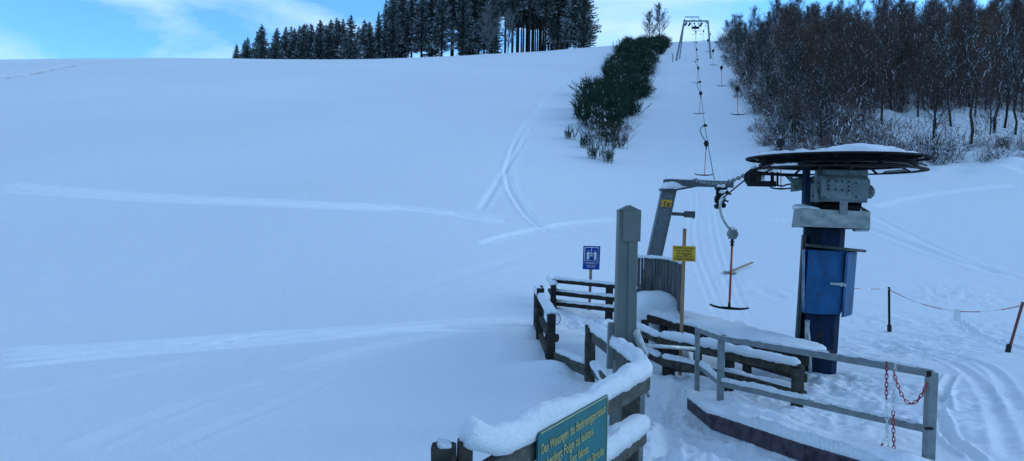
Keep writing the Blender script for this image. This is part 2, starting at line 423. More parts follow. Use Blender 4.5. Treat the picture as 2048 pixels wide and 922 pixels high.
# ------------------------------------------------------------------ the snow field (one sheet)
def build_ground():
    u_in = np.linspace(-0.86, 0.86, 880)
    u_out = 0.86 + (np.geomspace(1, 60, 40) - 1) * 0.5
    U = np.concatenate([-u_out[1:][::-1], u_in, u_out[1:]])
    y_neg = -np.geomspace(1, 400, 26)[::-1] + 1
    y_in = np.geomspace(2.2, 280, 860)
    y_in = np.unique(np.concatenate([y_in, np.geomspace(8.0, 18, 460)]))
    y_far = np.geomspace(285, 3000, 40)
    YY = np.concatenate([y_neg[:-1], [0, .6, 1.2, 1.7], y_in, y_far])
    Ug, Yg = np.meshgrid(U, YY)
    W = np.where(Yg > 0, Yg, 0) + 1.2 * np.exp(-np.clip(Yg, 0, None) / 3) + 0.3 + np.where(Yg < 0, -Yg * .4, 0)
    X = Ug * W; Y = Yg
    Z = hbase(X, Y)
    tr = np.zeros_like(X); ea = np.zeros_like(X)
    # trodden path and rough snow around the lane
    pm = np.zeros_like(X); sub_ = (Y < 14) & (Y > -1) & (np.abs(X) < 8)
    xs, ys = X[sub_], Y[sub_]
    dmin = np.full(xs.shape, 9.0)
    for a, b in zip(PATH[:-1], PATH[1:]):
        d, _ = segdist(xs, ys, a, b); dmin = np.minimum(dmin, d)
    k = np.clip(1.15 - dmin / 0.75, 0, 1); k = k * k * (3 - 2 * k)
    rough = np.clip(1.4 - dmin / 1.6, 0, 1)
    Zs = Z[sub_] - 0.10 * k
    lump = 0.05 * vnoise(xs * 22, ys * 22, 14) + 0.11 * vnoise(xs * 3.1, ys * 3.1, 11) + 0.08 * vnoise(xs * 6.3, ys * 6.3, 12) + 0.05 * vnoise(xs * 13, ys * 13, 13)
    Zs += rough * lump * (0.45 + .55 * k)
    # raised snow behind the kick board
    dm = np.full(xs.shape, 9.0); side = np.zeros(xs.shape)
    for a, b in zip(BOARD[:-1], BOARD[1:]):
        d, _ = segdist(xs, ys, a, b)
        sg = (b[0] - a[0]) * (ys - a[1]) - (b[1] - a[1]) * (xs - a[0])
        upd = d < dm; dm = np.where(upd, d, dm); side = np.where(upd, np.sign(sg), side)
    rise = np.where((side > 0) & (dm < 2.0), 1, 0) * np.clip(dm / .05, 0, 1) * np.clip(1.0 - (dm - .35) / .45, 0, 1)
    Zs += 0.13 * rise + rise * 0.07 * vnoise(xs * 2.6, ys * 2.6, 21) + rise * 0.05 * vnoise(xs * 7, ys * 7, 22)
    front = np.where((side < 0) & (dm < .8), 1, 0) * np.clip(1 - (dm - .3) / .5, 0, 1)
    Zs -= .14 * front
    Z[sub_] = Zs
    # churned patches: round the start area
    for (px, py, rad, amp) in [(1200, 655, 1.1, .10), (1160, 640, .9, .08), (1540, 590, 1.4, .05), (1700, 640, 1.2, .04), (1900, 590, 1.5, .07), (1750, 700, 1.2, .05), (1830, 690, 1.5, .06), (1960, 800, 1.4, .04), (1660, 770, 1.4, .10), (1760, 840, 1.2, .10), (1960, 660, 2.2, .05), (1500, 780, .8, .08), (1440, 560, 1.0, .04), (1350, 860, 1.1, .05)]:
        g = G(px, py); q = np.clip(1 - np.hypot(X - g.x, Y - g.y) / (rad * 1.5), 0, 1); q = q * q * (3 - 2 * q)
        Z += q * amp * (1.3 * vnoise(X * 2.4, Y * 2.4, 31) + .9 * vnoise(X * 5.5, Y * 5.5, 32) + .6 * vnoise(X * 12, Y * 12, 33))
    # tracks: (pixels on the photo, width m, depth m, whiteness)
    def track(pix, wd, dp, wt, ridge=0.6, broken=0.0):
        pts = [G(*p) for p in pix]
        P2 = [(p.x, p.y) for p in pts]
        # catmull resample
        Q = []
        for i in range(len(P2) - 1):
            p0 = P2[max(i - 1, 0)]; p1 = P2[i]; p2 = P2[i + 1]; p3 = P2[min(i + 2, len(P2) - 1)]
            for j in range(6):
                t = j / 6
                Q.append(tuple(0.5 * ((2 * p1[c]) + (-p0[c] + p2[c]) * t + (2 * p0[c] - 5 * p1[c] + 4 * p2[c] - p3[c]) * t * t + (-p0[c] + 3 * p1[c] - 3 * p2[c] + p3[c]) * t ** 3) for c in (0, 1)))
        Q.append(P2[-1])
        qa = np.array(Q); mg = wd * 3
        sel = (X > qa[:, 0].min() - mg) & (X < qa[:, 0].max() + mg) & (Y > qa[:, 1].min() - mg) & (Y < qa[:, 1].max() + mg)
        xs, ys = X[sel], Y[sel]; dm = np.full(xs.shape, 1e3)
        nn = len(Q) - 1; along = np.zeros(xs.shape)
        for i, (a, b) in enumerate(zip(Q[:-1], Q[1:])):
            d, t = segdist(xs, ys, a, b); u_ = d < dm; dm = np.where(u_, d, dm); along = np.where(u_, (i + t) / nn, along)
        endf = np.clip(along / .06, 0, 1) * np.clip((1 - along) / .06, 0, 1)
        g = np.exp(-(dm / (wd * .5)) ** 2); rdg = np.exp(-((dm - wd) / (wd * .35)) ** 2)
        br = 1 - broken * np.clip(vnoise(xs * 1.3, ys * 1.3, 41) * 2 + .5, 0, 1)
        Z[sel] += (-dp * g + dp * ridge * rdg) * endf * br
        tr[sel] = np.maximum(tr[sel], wt * (g + .6 * rdg) * endf * br)
    track([(0, 372), (200, 388), (420, 400), (640, 410), (820, 418), (900, 428), (955, 436)], .28, .06, 1.0)
    track([(0, 367), (200, 383), (420, 396), (640, 406), (820, 415)], .2, .05, .9)
    track([(0, 380), (200, 394), (420, 405), (640, 414), (800, 420)], .3, .05, .7)
    track([(900, 424), (960, 436), (1015, 442)], .5, .05, .5, broken=.5)
    track([(955, 420), (975, 390), (1010, 335), (1040, 290), (1075, 215), (1100, 185), (1135, 160), (1190, 110)], .22, .03, .22, broken=.5)
    track([(962, 420), (985, 385), (1018, 330), (1050, 280), (1083, 213), (1108, 183)], .2, .05, .25, broken=.6)
    track([(1180, 485), (1120, 470), (1075, 445), (1040, 405), (1022, 370), (1020, 330), (1040, 270), (1070, 228), (1098, 190)], .24, .035, .28, broken=.3)
    track([(1172, 483), (1114, 470), (1068, 445), (1034, 405), (1017, 370), (1015, 330), (1035, 272), (1066, 226)], .2, .03, .22, broken=.3)
    track([(1165, 480), (1110, 470), (1060, 440), (1030, 400), (1014, 368), (1013, 330), (1034, 275)], .18, .04, .35)
    track([(960, 488), (1020, 470), (1080, 458), (1150, 447), (1232, 440)], .2, .05, .6)
    track([(1100, 452), (1170, 444), (1240, 438)], .2, .05, .6)
    track([(1530, 440), (1600, 443), (1640, 440)], .2, .05, .5)
    for k_, (a, b, c, d, e) in enumerate([(700, 690, 672, 655, 642), (712, 700, 676, 660, 648), (722, 706, 688, 663, 650), (736, 714, 694, 670, 655), (708, 697, 682, 668, 660)]):
        track([(0, a), (220, b), (470, c), (740, d), (930, e), (1062, e - 2)], .12, .035, .85)
    track([(400, 697), (520, 672), (700, 668), (900, 655)], .2, .04, .8)
    track([(560, 745), (700, 706), (850, 674), (960, 660), (1060, 652)], .2, .03, .4, broken=.5)
    track([(150, 905), (300, 838), (440, 790), (600, 748), (760, 700)], .2, .015, .14, broken=.5)
    track([(0, 800), (200, 762), (420, 712)], .25, .015, .1, broken=.5)
    track([(330, 905), (450, 850), (600, 790), (700, 740)], .16, .01, .08)
    track([(800, 590), (900, 558), (1000, 528), (1060, 505)], .4, .015, .05)
    # lift track lines and skier tracks right
    for x0, x1, x2, x3 in [(1378, 1395, 1352, 1330), (1392, 1405, 1362, 1338), (1425, 1425, 1377, 1352), (1440, 1432, 1385, 1358)]:
        track([(x0 + 62, 640), (x0 + 30, 570), (x0, 470), (x1 - 12, 380), (x2, 250), (x3 + 12, 160), (x3 + 28, 110)], .14, .012, .09)
    track([(1470, 640), (1520, 690), (1600, 760)], .16, .05, .3)
    track([(1750, 415), (1850, 392), (1950, 378), (2040, 370)], .25, .05, .6)
    track([(1740, 430), (1820, 470), (1930, 520), (2047, 560)], .25, .03, .2)
    track([(1720, 450), (1850, 500), (2000, 548)], .3, .05, .25)
    track([(1915, 640), (1935, 655), (1960, 670), (2048, 700)], .12, .06, .3)
    track([(1700, 668), (1800, 690), (1920, 715), (1990, 745), (2040, 830)], .14, .028, .15, broken=.3)
    track([(1700, 684), (1800, 700), (1900, 725), (1960, 770), (2000, 850), (2020, 920)], .14, .028, .15, broken=.3)
    track([(1690, 676), (1850, 676), (2048, 688)], .12, .06, .4)
    track([(1900, 780), (1876, 800), (1880, 840), (1910, 885), (1960, 922)], .09, .06, .25)
    track([(1905, 750), (1888, 780), (1892, 820)], .09, .05, .3)
    track([(1340, 640), (1360, 700), (1360, 760), (1340, 830), (1330, 900)], .14, .05, .2)
    # the ridge of bare earth far up on the left
    def streak(pix, wd, amt):
        pts = [G(*p, lo=20) for p in pix]
        for a, b in zip(pts[:-1], pts[1:]):
            sel = (X > min(a.x, b.x) - 4) & (X < max(a.x, b.x) + 4) & (Y > min(a.y, b.y) - 4) & (Y < max(a.y, b.y) + 4)
            d, _ = segdist(X[sel], Y[sel], (a.x, a.y), (b.x, b.y))
            q = np.exp(-(d / wd) ** 2); ea[sel] = np.maximum(ea[sel], amt * q); Z[sel] -= .35 * q
    streak([(0, 156), (60, 147), (100, 138), (135, 131), (190, 126)], .75, .95)
    # snow bank and lumps in the wood
    q = np.clip((Y - 38) / 4, 0, 1) * np.clip((X - (5.2 + .24 * Y)) / 2, 0, 1) * (Y < 190)
    Z += q * (.5 * vnoise(X * .7, Y * .7, 51) + .28 * vnoise(X * 1.9, Y * 1.9, 52))
    q2 = np.exp(-((Y - 39.5) / 1.6) ** 2) * np.clip((X - 20) / 4, 0, 1)
    Z += q2 * (.25 + .5 * vnoise(X * .9, Y * .9, 53))
    # side shape of drift by the left gate post
    for (px, py, rad, hgt) in [(1075, 745, .55, .16), (1040, 700, .8, .12), (1115, 750, .3, .08), (1200, 735, .5, .10)]:
        g = G(px, py); q = np.exp(-((X - g.x) ** 2 + (Y - g.y) ** 2) / (rad * rad)); Z += hgt * q
    nr, nc = X.shape
    me = bpy.data.meshes.new('snow_ground')
    me.vertices.add(nr * nc); me.vertices.foreach_set('co', np.stack([X, Y, Z], -1).ravel())
    idx = np.arange(nr * nc).reshape(nr, nc)
    F = np.stack([idx[:-1, :-1], idx[:-1, 1:], idx[1:, 1:], idx[1:, :-1]], -1).reshape(-1, 4)
    me.loops.add(F.size); me.loops.foreach_set('vertex_index', F.ravel())
    me.polygons.add(len(F)); me.polygons.foreach_set('loop_start', np.arange(0, F.size, 4)); me.polygons.foreach_set('loop_total', np.full(len(F), 4))
    me.polygons.foreach_set('use_smooth', np.ones(len(F), bool))
    a = me.attributes.new('track', 'FLOAT', 'POINT'); a.data.foreach_set('value', np.clip(tr, 0, 1).ravel())
    a = me.attributes.new('earth', 'FLOAT', 'POINT'); a.data.foreach_set('value', np.clip(ea, 0, 1).ravel())
    me.update(calc_edges=True); me.validate()
    me.materials.append(M_ground)
    o = bpy.data.objects.new('ground', me); C.objects.link(o); o['kind'] = 'structure'
    return o
build_ground()

# ------------------------------------------------------------------ trees
def blade(mb, p, q, w, mi, side=None):
    d = q - p
    s = d.cross(side if side is not None else Vector((random.uniform(-1, 1), random.uniform(-1, 1), random.uniform(-.5, .5))))
    if s.length < 1e-5: s = Vector((1, 0, 0))
    s.normalize(); s *= w / 2
    mb.add([p - s, p + s, q + s * .35, q - s * .35], [(0, 1, 2, 3)], mi)
def rv(a=1.0): return Vector((random.uniform(-a, a), random.uniform(-a, a), random.uniform(-a, a)))

def bare_tree(name, H, spread, seed, twig, nb=26, first=.25, snow=.16, dens=1.0, tw=.018, lean=.3):
    random.seed(seed)
    root = bpy.data.objects.new(name, None)
    tp = [Vector((0, 0, -.4))]
    for i in range(1, 9):
        tp.append(Vector((0, 0, H * i / 8)) + Vector((random.uniform(-1, 1), random.uniform(-1, 1), 0)) * .05 * H * (i / 8) ** .8 * lean * 2)
    r0 = H * .0105 + .02
    mt = MB(); mt.tube(tp, [r0 * (1 - .93 * i / 8) for i in range(9)], 6)
    for i in range(7):                      # snow lying on the trunk's branch forks
        p = tp[1 + i % 5]
    trunk = mt.build('trunk', M_bark, root, origin=(0, 0, 0), smooth=True)
    mc = MB()
    def tpos(t):
        k = min(7, int(t * 8)); return tp[k].lerp(tp[k + 1], t * 8 - k)
    for b in range(nb):
        t = first + (1 - first) * (b / nb) ** .85
        p = tpos(t); az = random.uniform(0, 6.283); el = R(random.uniform(20, 60) + 18 * t)
        L = spread * (1.15 - .80 * t ** 1.6) * random.uniform(.6, 1.2)
        d = Vector((math.cos(az) * math.cos(el), math.sin(az) * math.cos(el), math.sin(el)))
        q = p; segs = 5; pts = [p]; dd = d.copy()
        for s_ in range(segs):
            dd = (dd + rv(.22) + Vector((0, 0, .10))).normalized(); q = q + dd * L / segs; pts.append(q)
        mc.tube(pts, [r0 * .42 * (1 - t * .55) * (1 - .8 * i / segs) + .004 for i in range(segs + 1)], 3, 0, caps=False)
        if random.random() < snow * 3:
            for i in range(segs - 1): blade(mc, pts[i] + Vector((0, 0, .035)), pts[i + 1] + Vector((0, 0, .03)), .05, 1, Vector((0, 0, 1)))
        for s_ in range(int(9 * dens)):
            k = random.uniform(.15, 1); ki = min(segs - 1, int(k * segs)); a = pts[ki].lerp(pts[ki + 1], k * segs - ki)
            d2 = (dd + rv(.9) + Vector((0, 0, .25))).normalized(); l2 = L * random.uniform(.2, .5)
            m_ = a + d2 * l2 * .5 + rv(.04); e = a + d2 * l2 + rv(.06)
            blade(mc, a, m_, tw * 1.2, 0); blade(mc, m_, e, tw, 0)
            if random.random() < snow * .5: blade(mc, a + Vector((0, 0, .02)), m_ + Vector((0, 0, .02)), .05, 1, Vector((0, 0, 1)))
            for z in range(int(7 * dens)):
                c = a.lerp(e, random.uniform(.25, 1)); d3 = (d2 + rv(.9)).normalized()
                blade(mc, c, c + d3 * random.uniform(.12, .4), tw * .7, 0)
                if random.random() < snow * .5: blade(mc, c + Vector((0, 0, .015)), c + d3 * .16, .045, 1, Vector((0, 0, 1)))
    crown = mc.build('crown', [twig, M_snow_twig], root, origin=(0, 0, 0))
    return root, trunk, crown

def shrub(name, H, n, seed, twig, snow=.25, tw=.02, spread=.55, green=False):
    random.seed(seed); mb = MB()
    for i in range(n):
        az = random.uniform(0, 6.283); el = R(random.uniform(35, 88)); d = Vector((math.cos(az) * math.cos(el) * spread * 1.8, math.sin(az) * math.cos(el) * spread * 1.8, math.sin(el)))
        p = Vector((random.gauss(0, .16) * H, random.gauss(0, .16) * H, -.15)); L = H * random.uniform(.5, 1.05)
        pts = [p]
        for s_ in range(4):
            d = (d + rv(.14)).normalized() if d.length else d
            pts.append(pts[-1] + d * L / 4)
        for a, b in zip(pts[:-1], pts[1:]): blade(mb, a, b, tw * 1.3, 0)
        for s_ in range(7 if not green else 11):
            k = random.uniform(.2, 1) * 4; ki = min(3, int(k)); a = pts[ki].lerp(pts[ki + 1], k - ki)
            d2 = (d + rv(.55 if green else .8)).normalized(); e = a + d2 * random.uniform(.18, .45) * H * .6
            blade(mb, a, e, tw * (1.0 if green else .8), 0)
            if random.random() < snow: blade(mb, a + Vector((0, 0, .02)), a.lerp(e, .6) + Vector((0, 0, .02)), .10, 1, Vector((0, 0, 1)))
            c = a.lerp(e, .6); blade(mb, c, c + (d2 + rv(.6)).normalized() * .14 * H, tw * .7, 0)
    me = mb.build(name, [twig, M_snow_twig], None, origin=(0, 0, 0))
    return me

def spruce(name, H, rad, seed, bare=0.0, snow=.5):
    random.seed(seed); root = bpy.data.objects.new(name, None)
    mt = MB(); mt.tube([(0, 0, -.6), (0, 0, H * .5), (random.uniform(-.1, .1), 0, H)], [H * .0115 + .04, H * .008 + .02, .02], 6)
    if bare > .15:                           # dead stubs on the clear stem
        for i in range(26):
            z = random.uniform(.08, bare + .05) * H; az = random.uniform(0, 6.283)
            blade(mt, Vector((0, 0, z)), Vector((math.cos(az), math.sin(az), random.uniform(-.4, .2))) * random.uniform(.6, 2.0) + Vector((0, 0, z)), .06, 0)
    mt.build('trunk', M_bark, root, origin=(0, 0, 0))
    mb = MB(); z = max(H * bare, .25)
    while z < H - .15:
        t = (z - H * bare) / (H * (1 - bare)); Rr = rad * (1 - t) ** .82 * random.uniform(.78, 1.12) * (1 - .35 * max(0, .18 - t) / .18) + .12
        nb = 6 + int(Rr * 1.6)
        for b in range(nb):
            az = 6.283 * b / nb + random.uniform(-.4, .4); L = Rr * random.uniform(.7, 1.15)
            zz = z + random.uniform(-.25, .25)
            pitch = random.uniform(.0, .25) if t > .7 else random.uniform(-.5, -.08)
            hd = Vector((math.cos(az), math.sin(az), 0)); sd = Vector((-hd.y, hd.x, 0))
            n = max(2, int(L / .42)); prev = Vector((0, 0, zz))
            for s_ in range(1, n + 1):
                f = s_ / n; p = hd * L * f + Vector((0, 0, zz + L * (pitch * f + .28 * f * f * (1 if pitch < 0 else .2))))
                wdt = (.18 + .42 * math.sin(min(1, f * 1.15) * math.pi * .85)) * min(1, L * .5 + .25)
                for sg in (-1, 1):
                    tip = prev.lerp(p, .3) + sd * sg * wdt * random.uniform(.7, 1.3) + hd * wdt * .7 + Vector((0, 0, -random.uniform(.08, .4) * (wdt + .2)))
                    mb.add([prev, p, tip], [(0, 1, 2)], 0)
                    if random.random() < snow * .55:
                        o = Vector((0, 0, .05)); q1 = prev.lerp(p, .2) + o; q2 = p + o; mb.add([q1, q2, (prev.lerp(tip, .85)) + o - hd * .1, q1 - Vector((0, 0, .12))], [(0, 1, 2), (0, 3, 1)], 1)
                mb.add([prev + Vector((0, 0, .03)), p, prev.lerp(p, .5) + Vector((0, 0, -.35 * random.random() - .12))], [(0, 1, 2)], 1 if random.random() < .42 * snow else 0)
                prev = p
        z += random.uniform(.3, .52) * (1 if H < 14 else 1.25)
    for i in range(5):
        az = i * 1.26; blade(mb, Vector((0, 0, H - .7)), Vector((math.cos(az) * .2, math.sin(az) * .2, H - .3)), .12, 0)
    blade(mb, Vector((0, 0, H - .8)), Vector((0, 0, H + .2)), .16, 0, Vector((0, 1, 0)))
    mb.build('crown', [M_needle, M_snow_twig], root, origin=(0, 0, 0))
    return root

def put(proto, x, y, s, rz, label=None, cat=None, group=None, dz=0.0, name=None, sz=1.0, tilt=0):
    if not proto.get('used'):
        o = proto; o['used'] = 1
        if o.type == 'EMPTY': C.objects.link(o)
    else:
        o = copy_tree(proto)
    o.location = (x, y, h(x, y) + dz); o.scale = (s, s, s * sz); o.rotation_euler = (tilt * math.cos(rz), tilt * math.sin(rz), rz)
    tag(o, label, cat, group)
    return o

# --- spruces on the skyline
sp_young = [spruce('spruce_tree', 9, 3.3, 100 + i, 0.0, 1.0) for i in range(3)]
sp_tall = [spruce('spruce_tree', 22, 4.3, 120 + i, b, .9) for i, b in enumerate([.03, .12, .42, .5])]
random.seed(3)
GY = 'young spruces in the lower left part of the plantation'
GT = 'tall spruces standing in the grove on the skyline'
def sky_spot(px, D):
    x = (px - 1024) / FPX * D; return x, D
YL = 'snow-dusted young spruce branched to the ground, packed in the row on the skyline'
row = [(470, 4.2), (492, 6), (512, 7.6), (520, 9.0), (548, 7.4), (566, 8.0), (585, 8.6), (602, 9.2), (618, 9.8), (636, 10.4), (654, 9.4), (672, 10.8), (735, 9.5), (752, 9.0), (722, 9.0)]
for i, (px, H) in enumerate(row):
    x, y = sky_spot(px, 192 + random.uniform(-2, 8)); lab = YL; g = GY
    if i == 0: lab, g = 'smallest spruce at the far left end of the skyline plantation', None
    put(sp_young[i % 3], x, y, H / 9, random.uniform(0, 6), lab, 'tree', g)
for i in range(26):
    px = random.uniform(480, 760); x, y = sky_spot(px, 200 + random.uniform(0, 16))
    H = np.interp(px, [480, 520, 620, 760], [5, 9, 11.0, 11]) * random.uniform(.85, 1.1)
    put(sp_young[i % 3], x, y, H / 9, random.uniform(0, 6), YL, 'tree', GY)
x, y = sky_spot(697, 186)
put(sp_young[1], x, y, 1.22, .5, 'dark shapely spruce rising above its young neighbours, in front of the plantation', 'tree')
TL = 'tall snow-dusted spruce in the grove on the skyline, its top running out of the picture'
big = [(752, 13, 0), (766, 16, 0), (780, 20, 1), (798, 22, 0), (818, 23, 1), (838, 22, 1), (858, 24, 0), (878, 22, 1), (900, 24, 2), (920, 23, 1), (940, 24, 2), (962, 22, 1), (984, 23, 2), (1004, 24, 3), (1018, 23, 2), (1030, 24, 3),
       (1040, 23, 3), (1052, 24, 3), (1060, 24, 3), (1072, 24, 3), (1084, 23, 2), (1096, 24, 3), (1108, 22, 1), (1118, 24, 2), (1128, 23, 1), (1142, 24, 1), (1156, 23, 0)]
for i, (px, H, k) in enumerate(big):
    x, y = sky_spot(px, 196 + random.uniform(-2, 10))
    put(sp_tall[k], x, y, H / 22, random.uniform(0, 6), TL, 'tree', GT)
for i in range(24):
    px = random.uniform(770, 1160); x, y = sky_spot(px, 212 + random.uniform(0, 22))
    k = random.choice([1, 2, 3]) if px < 1030 or px > 1100 else random.choice([2, 3, 3])
    put(sp_tall[k], x, y, random.uniform(.95, 1.15), random.uniform(0, 6), TL, 'tree', GT)
for px in (1019, 1027, 1036, 1046, 1049, 1057, 1064, 1068, 1079, 1090):
    x, y = sky_spot(px, 206 + random.uniform(0, 14)); put(sp_tall[random.choice([2, 3])], x, y, random.uniform(.9, 1.05), random.uniform(0, 6), TL, 'tree', GT)
x, y = sky_spot(1160, 193)
put(sp_tall[0], x, y, 1.05, 2.2, 'tall dense spruce at the right end of the skyline grove, branched almost to the ground', 'tree')

# --- bare trees: prototypes
bt = [bare_tree('bare_tree', 6.2, 2.5, 200 + i, tw_, nb=38, first=f, dens=dn, snow=sn)[0] for i, (tw_, f, dn, sn) in enumerate(
    [(M_twig, .15, 1.45, .05), (M_twig, .2, 1.4, .07), (M_twig_red, .15, 1.45, .04), (M_twig, .12, 1.5, .05), (M_twig_grey, .1, 1.4, .12), (M_twig_red, .2, 1.4, .05)])]
bt_front = [bare_tree('bare_tree', 8.0, 2.2, 230 + i, M_twig_grey, nb=24, first=.30, dens=.9, snow=.22, lean=.9)[0] for i in range(3)]
frosty = [bare_tree('frosted_birch', 8.0, 3.2, 250 + i, M_frost, nb=42, first=.1, dens=1.4, snow=.3, tw=.045)[0] for i in range(2)]
random.seed(11)
for i, (px, D, s, lab) in enumerate([(1290, 172, .85, 'left of two frosted birches above the top of the broom strip'), (1310, 170, 1.0, 'taller right one of two frosted birches above the broom strip')]):
    x, y = sky_spot(px, D); put(frosty[i], x, y, s, i * 2, lab, 'tree')
def XE(D): return 5.6 + .24 * D
BL = 'leafless brown tree in the dense wood climbing the right slope'
cnt = 0; pts_used = []
random.seed(21)
tries = 0
while cnt < 268 and tries < 60000:
    tries += 1
    D = 45 + 135 * random.random() ** 1.25
    x = random.uniform(XE(D), .73 * D + 2)
    mind = 1.6 + D * .007
    if any((x - a) ** 2 + (D - b) ** 2 < mind * mind for a, b in pts_used): continue
    # open snowy bay low on the right
    if D < 56 and random.random() < .55: continue
    if D < 58 and x > .49 * D and random.random() < .8: continue
    pts_used.append((x, D)); edge = x - XE(D)
    s = random.uniform(.55, 1.22) * (0.55 + .45 * min(1, edge / 7)) * (1.0 if D > 60 else .95) * (1 + .10 * min(1, max(0, (x - 45) / 25)))
    k = random.choices(range(6), [3, 3, 2.4, 3, 1.6, 2])[0] if edge > 3 else random.choice([3, 4, 4])
    put(bt[k], x, D, s, random.uniform(0, 6.28), BL, 'tree', 'bare trees of the wood on the right slope', sz=random.uniform(.95, 1.15), tilt=random.uniform(-.08, .08))
    cnt += 1
# front row trees with clear dark stems
front = [(1940, 292, .98, 'leafless tree with a crooked bare stem alone at the front edge of the wood', 0),
         (1868, 278, .9, 'leafless forked tree at the wood edge right of the wheel, behind a snowy shrub', 1),
         (1988, 262, .95, 'straight leafless tree at the wood edge near the right border', 2),
         (2008, 256, .9, 'slim leafless tree just right of the straight one near the right border', 1),
         (2030, 268, .8, 'thin leafless tree leaning at the right border of the picture', 0),
         (1902, 250, .85, 'slim leafless tree set back in the clearing of the wood', 2)]
for px, py, s, lab, k in front:
    g = G(px, py); put(bt_front[k], g.x, g.y, s, px * .7, lab, 'tree', tilt=.07)
x, y = sky_spot(2020, 120)
put(sp_young[2], x, y, 1.0, 1, 'snow-laden conifer high in the wood at the top right corner', 'tree')
random.seed(91)
for i, (px, H) in enumerate([(968, 1.3), (988, 1.75), (1010, 1.25)]):
    x, y = sky_spot(px, 187 + i); put(frosty[i % 2] if i != 1 else bt_front[0], x, y, H, i * 1.3, ['small leafless tree at the left of three before the spruce grove', 'broad leafless tree standing in front of the spruce grove trunks', 'small leafless tree at the right of three before the spruce grove'][i], 'tree')
g = G(1592, 262, lo=20); put(sp_young[0], g.x, g.y, .30, 1, 'little snow-laden conifer at the foot of the wood left of the wheel', 'tree')
x, y = sky_spot(1576, 150)
put(sp_young[1], x, y, .7, 1, 'frosted conifer among bare trees on the left part of the wood', 'tree')

# thicket that fills the wood (uncountable saplings and undergrowth)
random.seed(33); mb = MB()
for i in range(6200):
    D = 43 + 140 * random.random() ** 1.1; x = random.uniform(XE(D) - .3, .74 * D + 3)
    if D < 60 and x > .48 * D and random.random() < .85: continue
    z = h(x, D); H = random.uniform(.8, 2.2) if i % 3 == 1 else random.uniform(2, 4.8)
    if D > 58 and H < 2: H += 1.2
    if D < 54: H = min(H, 1.5)
    if D < 54 and random.random() < .4: continue
    if x - XE(D) < 2: H *= .55
    for s_ in range(7):
        p = Vector((x + random.gauss(0, .25), D + random.gauss(0, .25), z - .2)); e = p + Vector((random.gauss(0, .28) * H, random.gauss(0, .28) * H, H * random.uniform(.6, 1)))
        blade(mb, p, e, .028, 0 if i % 4 else 2)
        for q in range(6):
            a = p.lerp(e, random.uniform(.25, 1)); b_ = a + (rv(1) + Vector((0, 0, .4))).normalized() * random.uniform(.2, .6)
            blade(mb, a, b_, .022, 0 if i % 4 else 2)
            if random.random() < .07: blade(mb, a + Vector((0, 0, .03)), b_ + Vector((0, 0, .03)), .07, 1, Vector((0, 0, 1)))
tag(mb.build('thicket', [M_twig, M_snow_twig, M_twig_red]), 'brushwood and saplings filling the wood on the right slope', 'undergrowth', kind='stuff')

# shrubs along the wood edge
sh = [shrub('bare_shrub', 2.0, 34, 300 + i, t_, snow=.3) for i, t_ in enumerate([M_twig_grey, M_twig, M_twig_red, M_twig_grey])]
shl = [(1870, 318, 1.15, 0, 'wide snow-dusted bare shrub at the wood edge right of the wheel'), (1905, 325, .85, 3, 'low grey shrub in front of the crooked tree'), (1995, 322, .95, 2, 'reddish bare shrub on the snow bank near the right border'),
       (1830, 300, .9, 1, 'brown shrub just above the right rim of the wheel'), (1700, 285, .95, 3, 'snowy shrub behind the middle of the wheel'), (1640, 282, .95, 0, 'snowy shrub left of centre behind the wheel'),
       (1760, 290, .9, 1, 'brown shrub behind the right part of the wheel'), (1612, 288, .8, 0, 'grey shrub by the little conifer behind the wheel'), (1560, 270, .8, 3, 'grey shrub at the lowest tip of the wood beside the lift track')]
for px, py, s, k, lab in shl:
    g = G(px, py, lo=20); put(sh[k], g.x, g.y, s, px, lab, 'shrub')
random.seed(44)
for i in range(110):
    D = random.uniform(40, 165) if i % 3 else random.uniform(40, 46)
    x = XE(D) + random.uniform(-1.4, .6) if i % 3 else random.uniform(20, 33)
    if i % 3 == 0 : D = 41 + random.uniform(-.6, 4)
    if i % 11 == 5: D = random.uniform(44, 54); x = random.uniform(XE(D), 24)
    put(sh[i % 4], x, D, random.uniform(.3, .75), random.uniform(0, 6), 'small snow-dusted shrub along the edge of the wood', 'shrub', 'shrubs fringing the wood')

# --- broom strip
br = [shrub('broom_bush', 1.7, 110, 400 + i, t_, snow=.02, tw=.034, spread=.5, green=True) for i, t_ in enumerate([M_broom, M_broom, M_broom, M_broom2])]
tuft = [shrub('broom_bush', 1.7, 34, 430 + i, t_, snow=.05, tw=.03, spread=.28, green=True) for i, t_ in enumerate([M_broom2, M_broom])]
def strip(D):      # left/right X of the strip
    pl = np.interp(D, [44, 50, 56, 66, 80, 100, 125, 150, 185], [1180, 1160, 1143, 1152, 1165, 1202, 1222, 1237, 1246])
    pr = np.interp(D, [44, 50, 56, 66, 80, 100, 125, 150, 185], [1215, 1224, 1248, 1266, 1285, 1306, 1319, 1328, 1334])
    return (pl - 1024) / FPX * D, (pr - 1024) / FPX * D
random.seed(55); bl = []
tries = 0
while len(bl) < 165 and tries < 20000:
    tries += 1
    D = 49 + 128 * random.random() ** 1.0; a, b = strip(D); x = random.uniform(a + .3, b - .3)
    if any((x - q[0]) ** 2 + (D - q[1]) ** 2 < (1.05 + D * .0055) ** 2 for q in bl): continue
    if 64 < D < 73 and x > a + 1.4 and x < a + 3.6: continue
    if x < a + .1 + 1.3 * (.5 + .5 * math.sin(D * .7)) * (D < 150) or x > b - 1.2 * (.5 + .5 * math.sin(D * .55)): continue
    if D < 56 and random.random() < .5: continue
    bl.append((x, D))
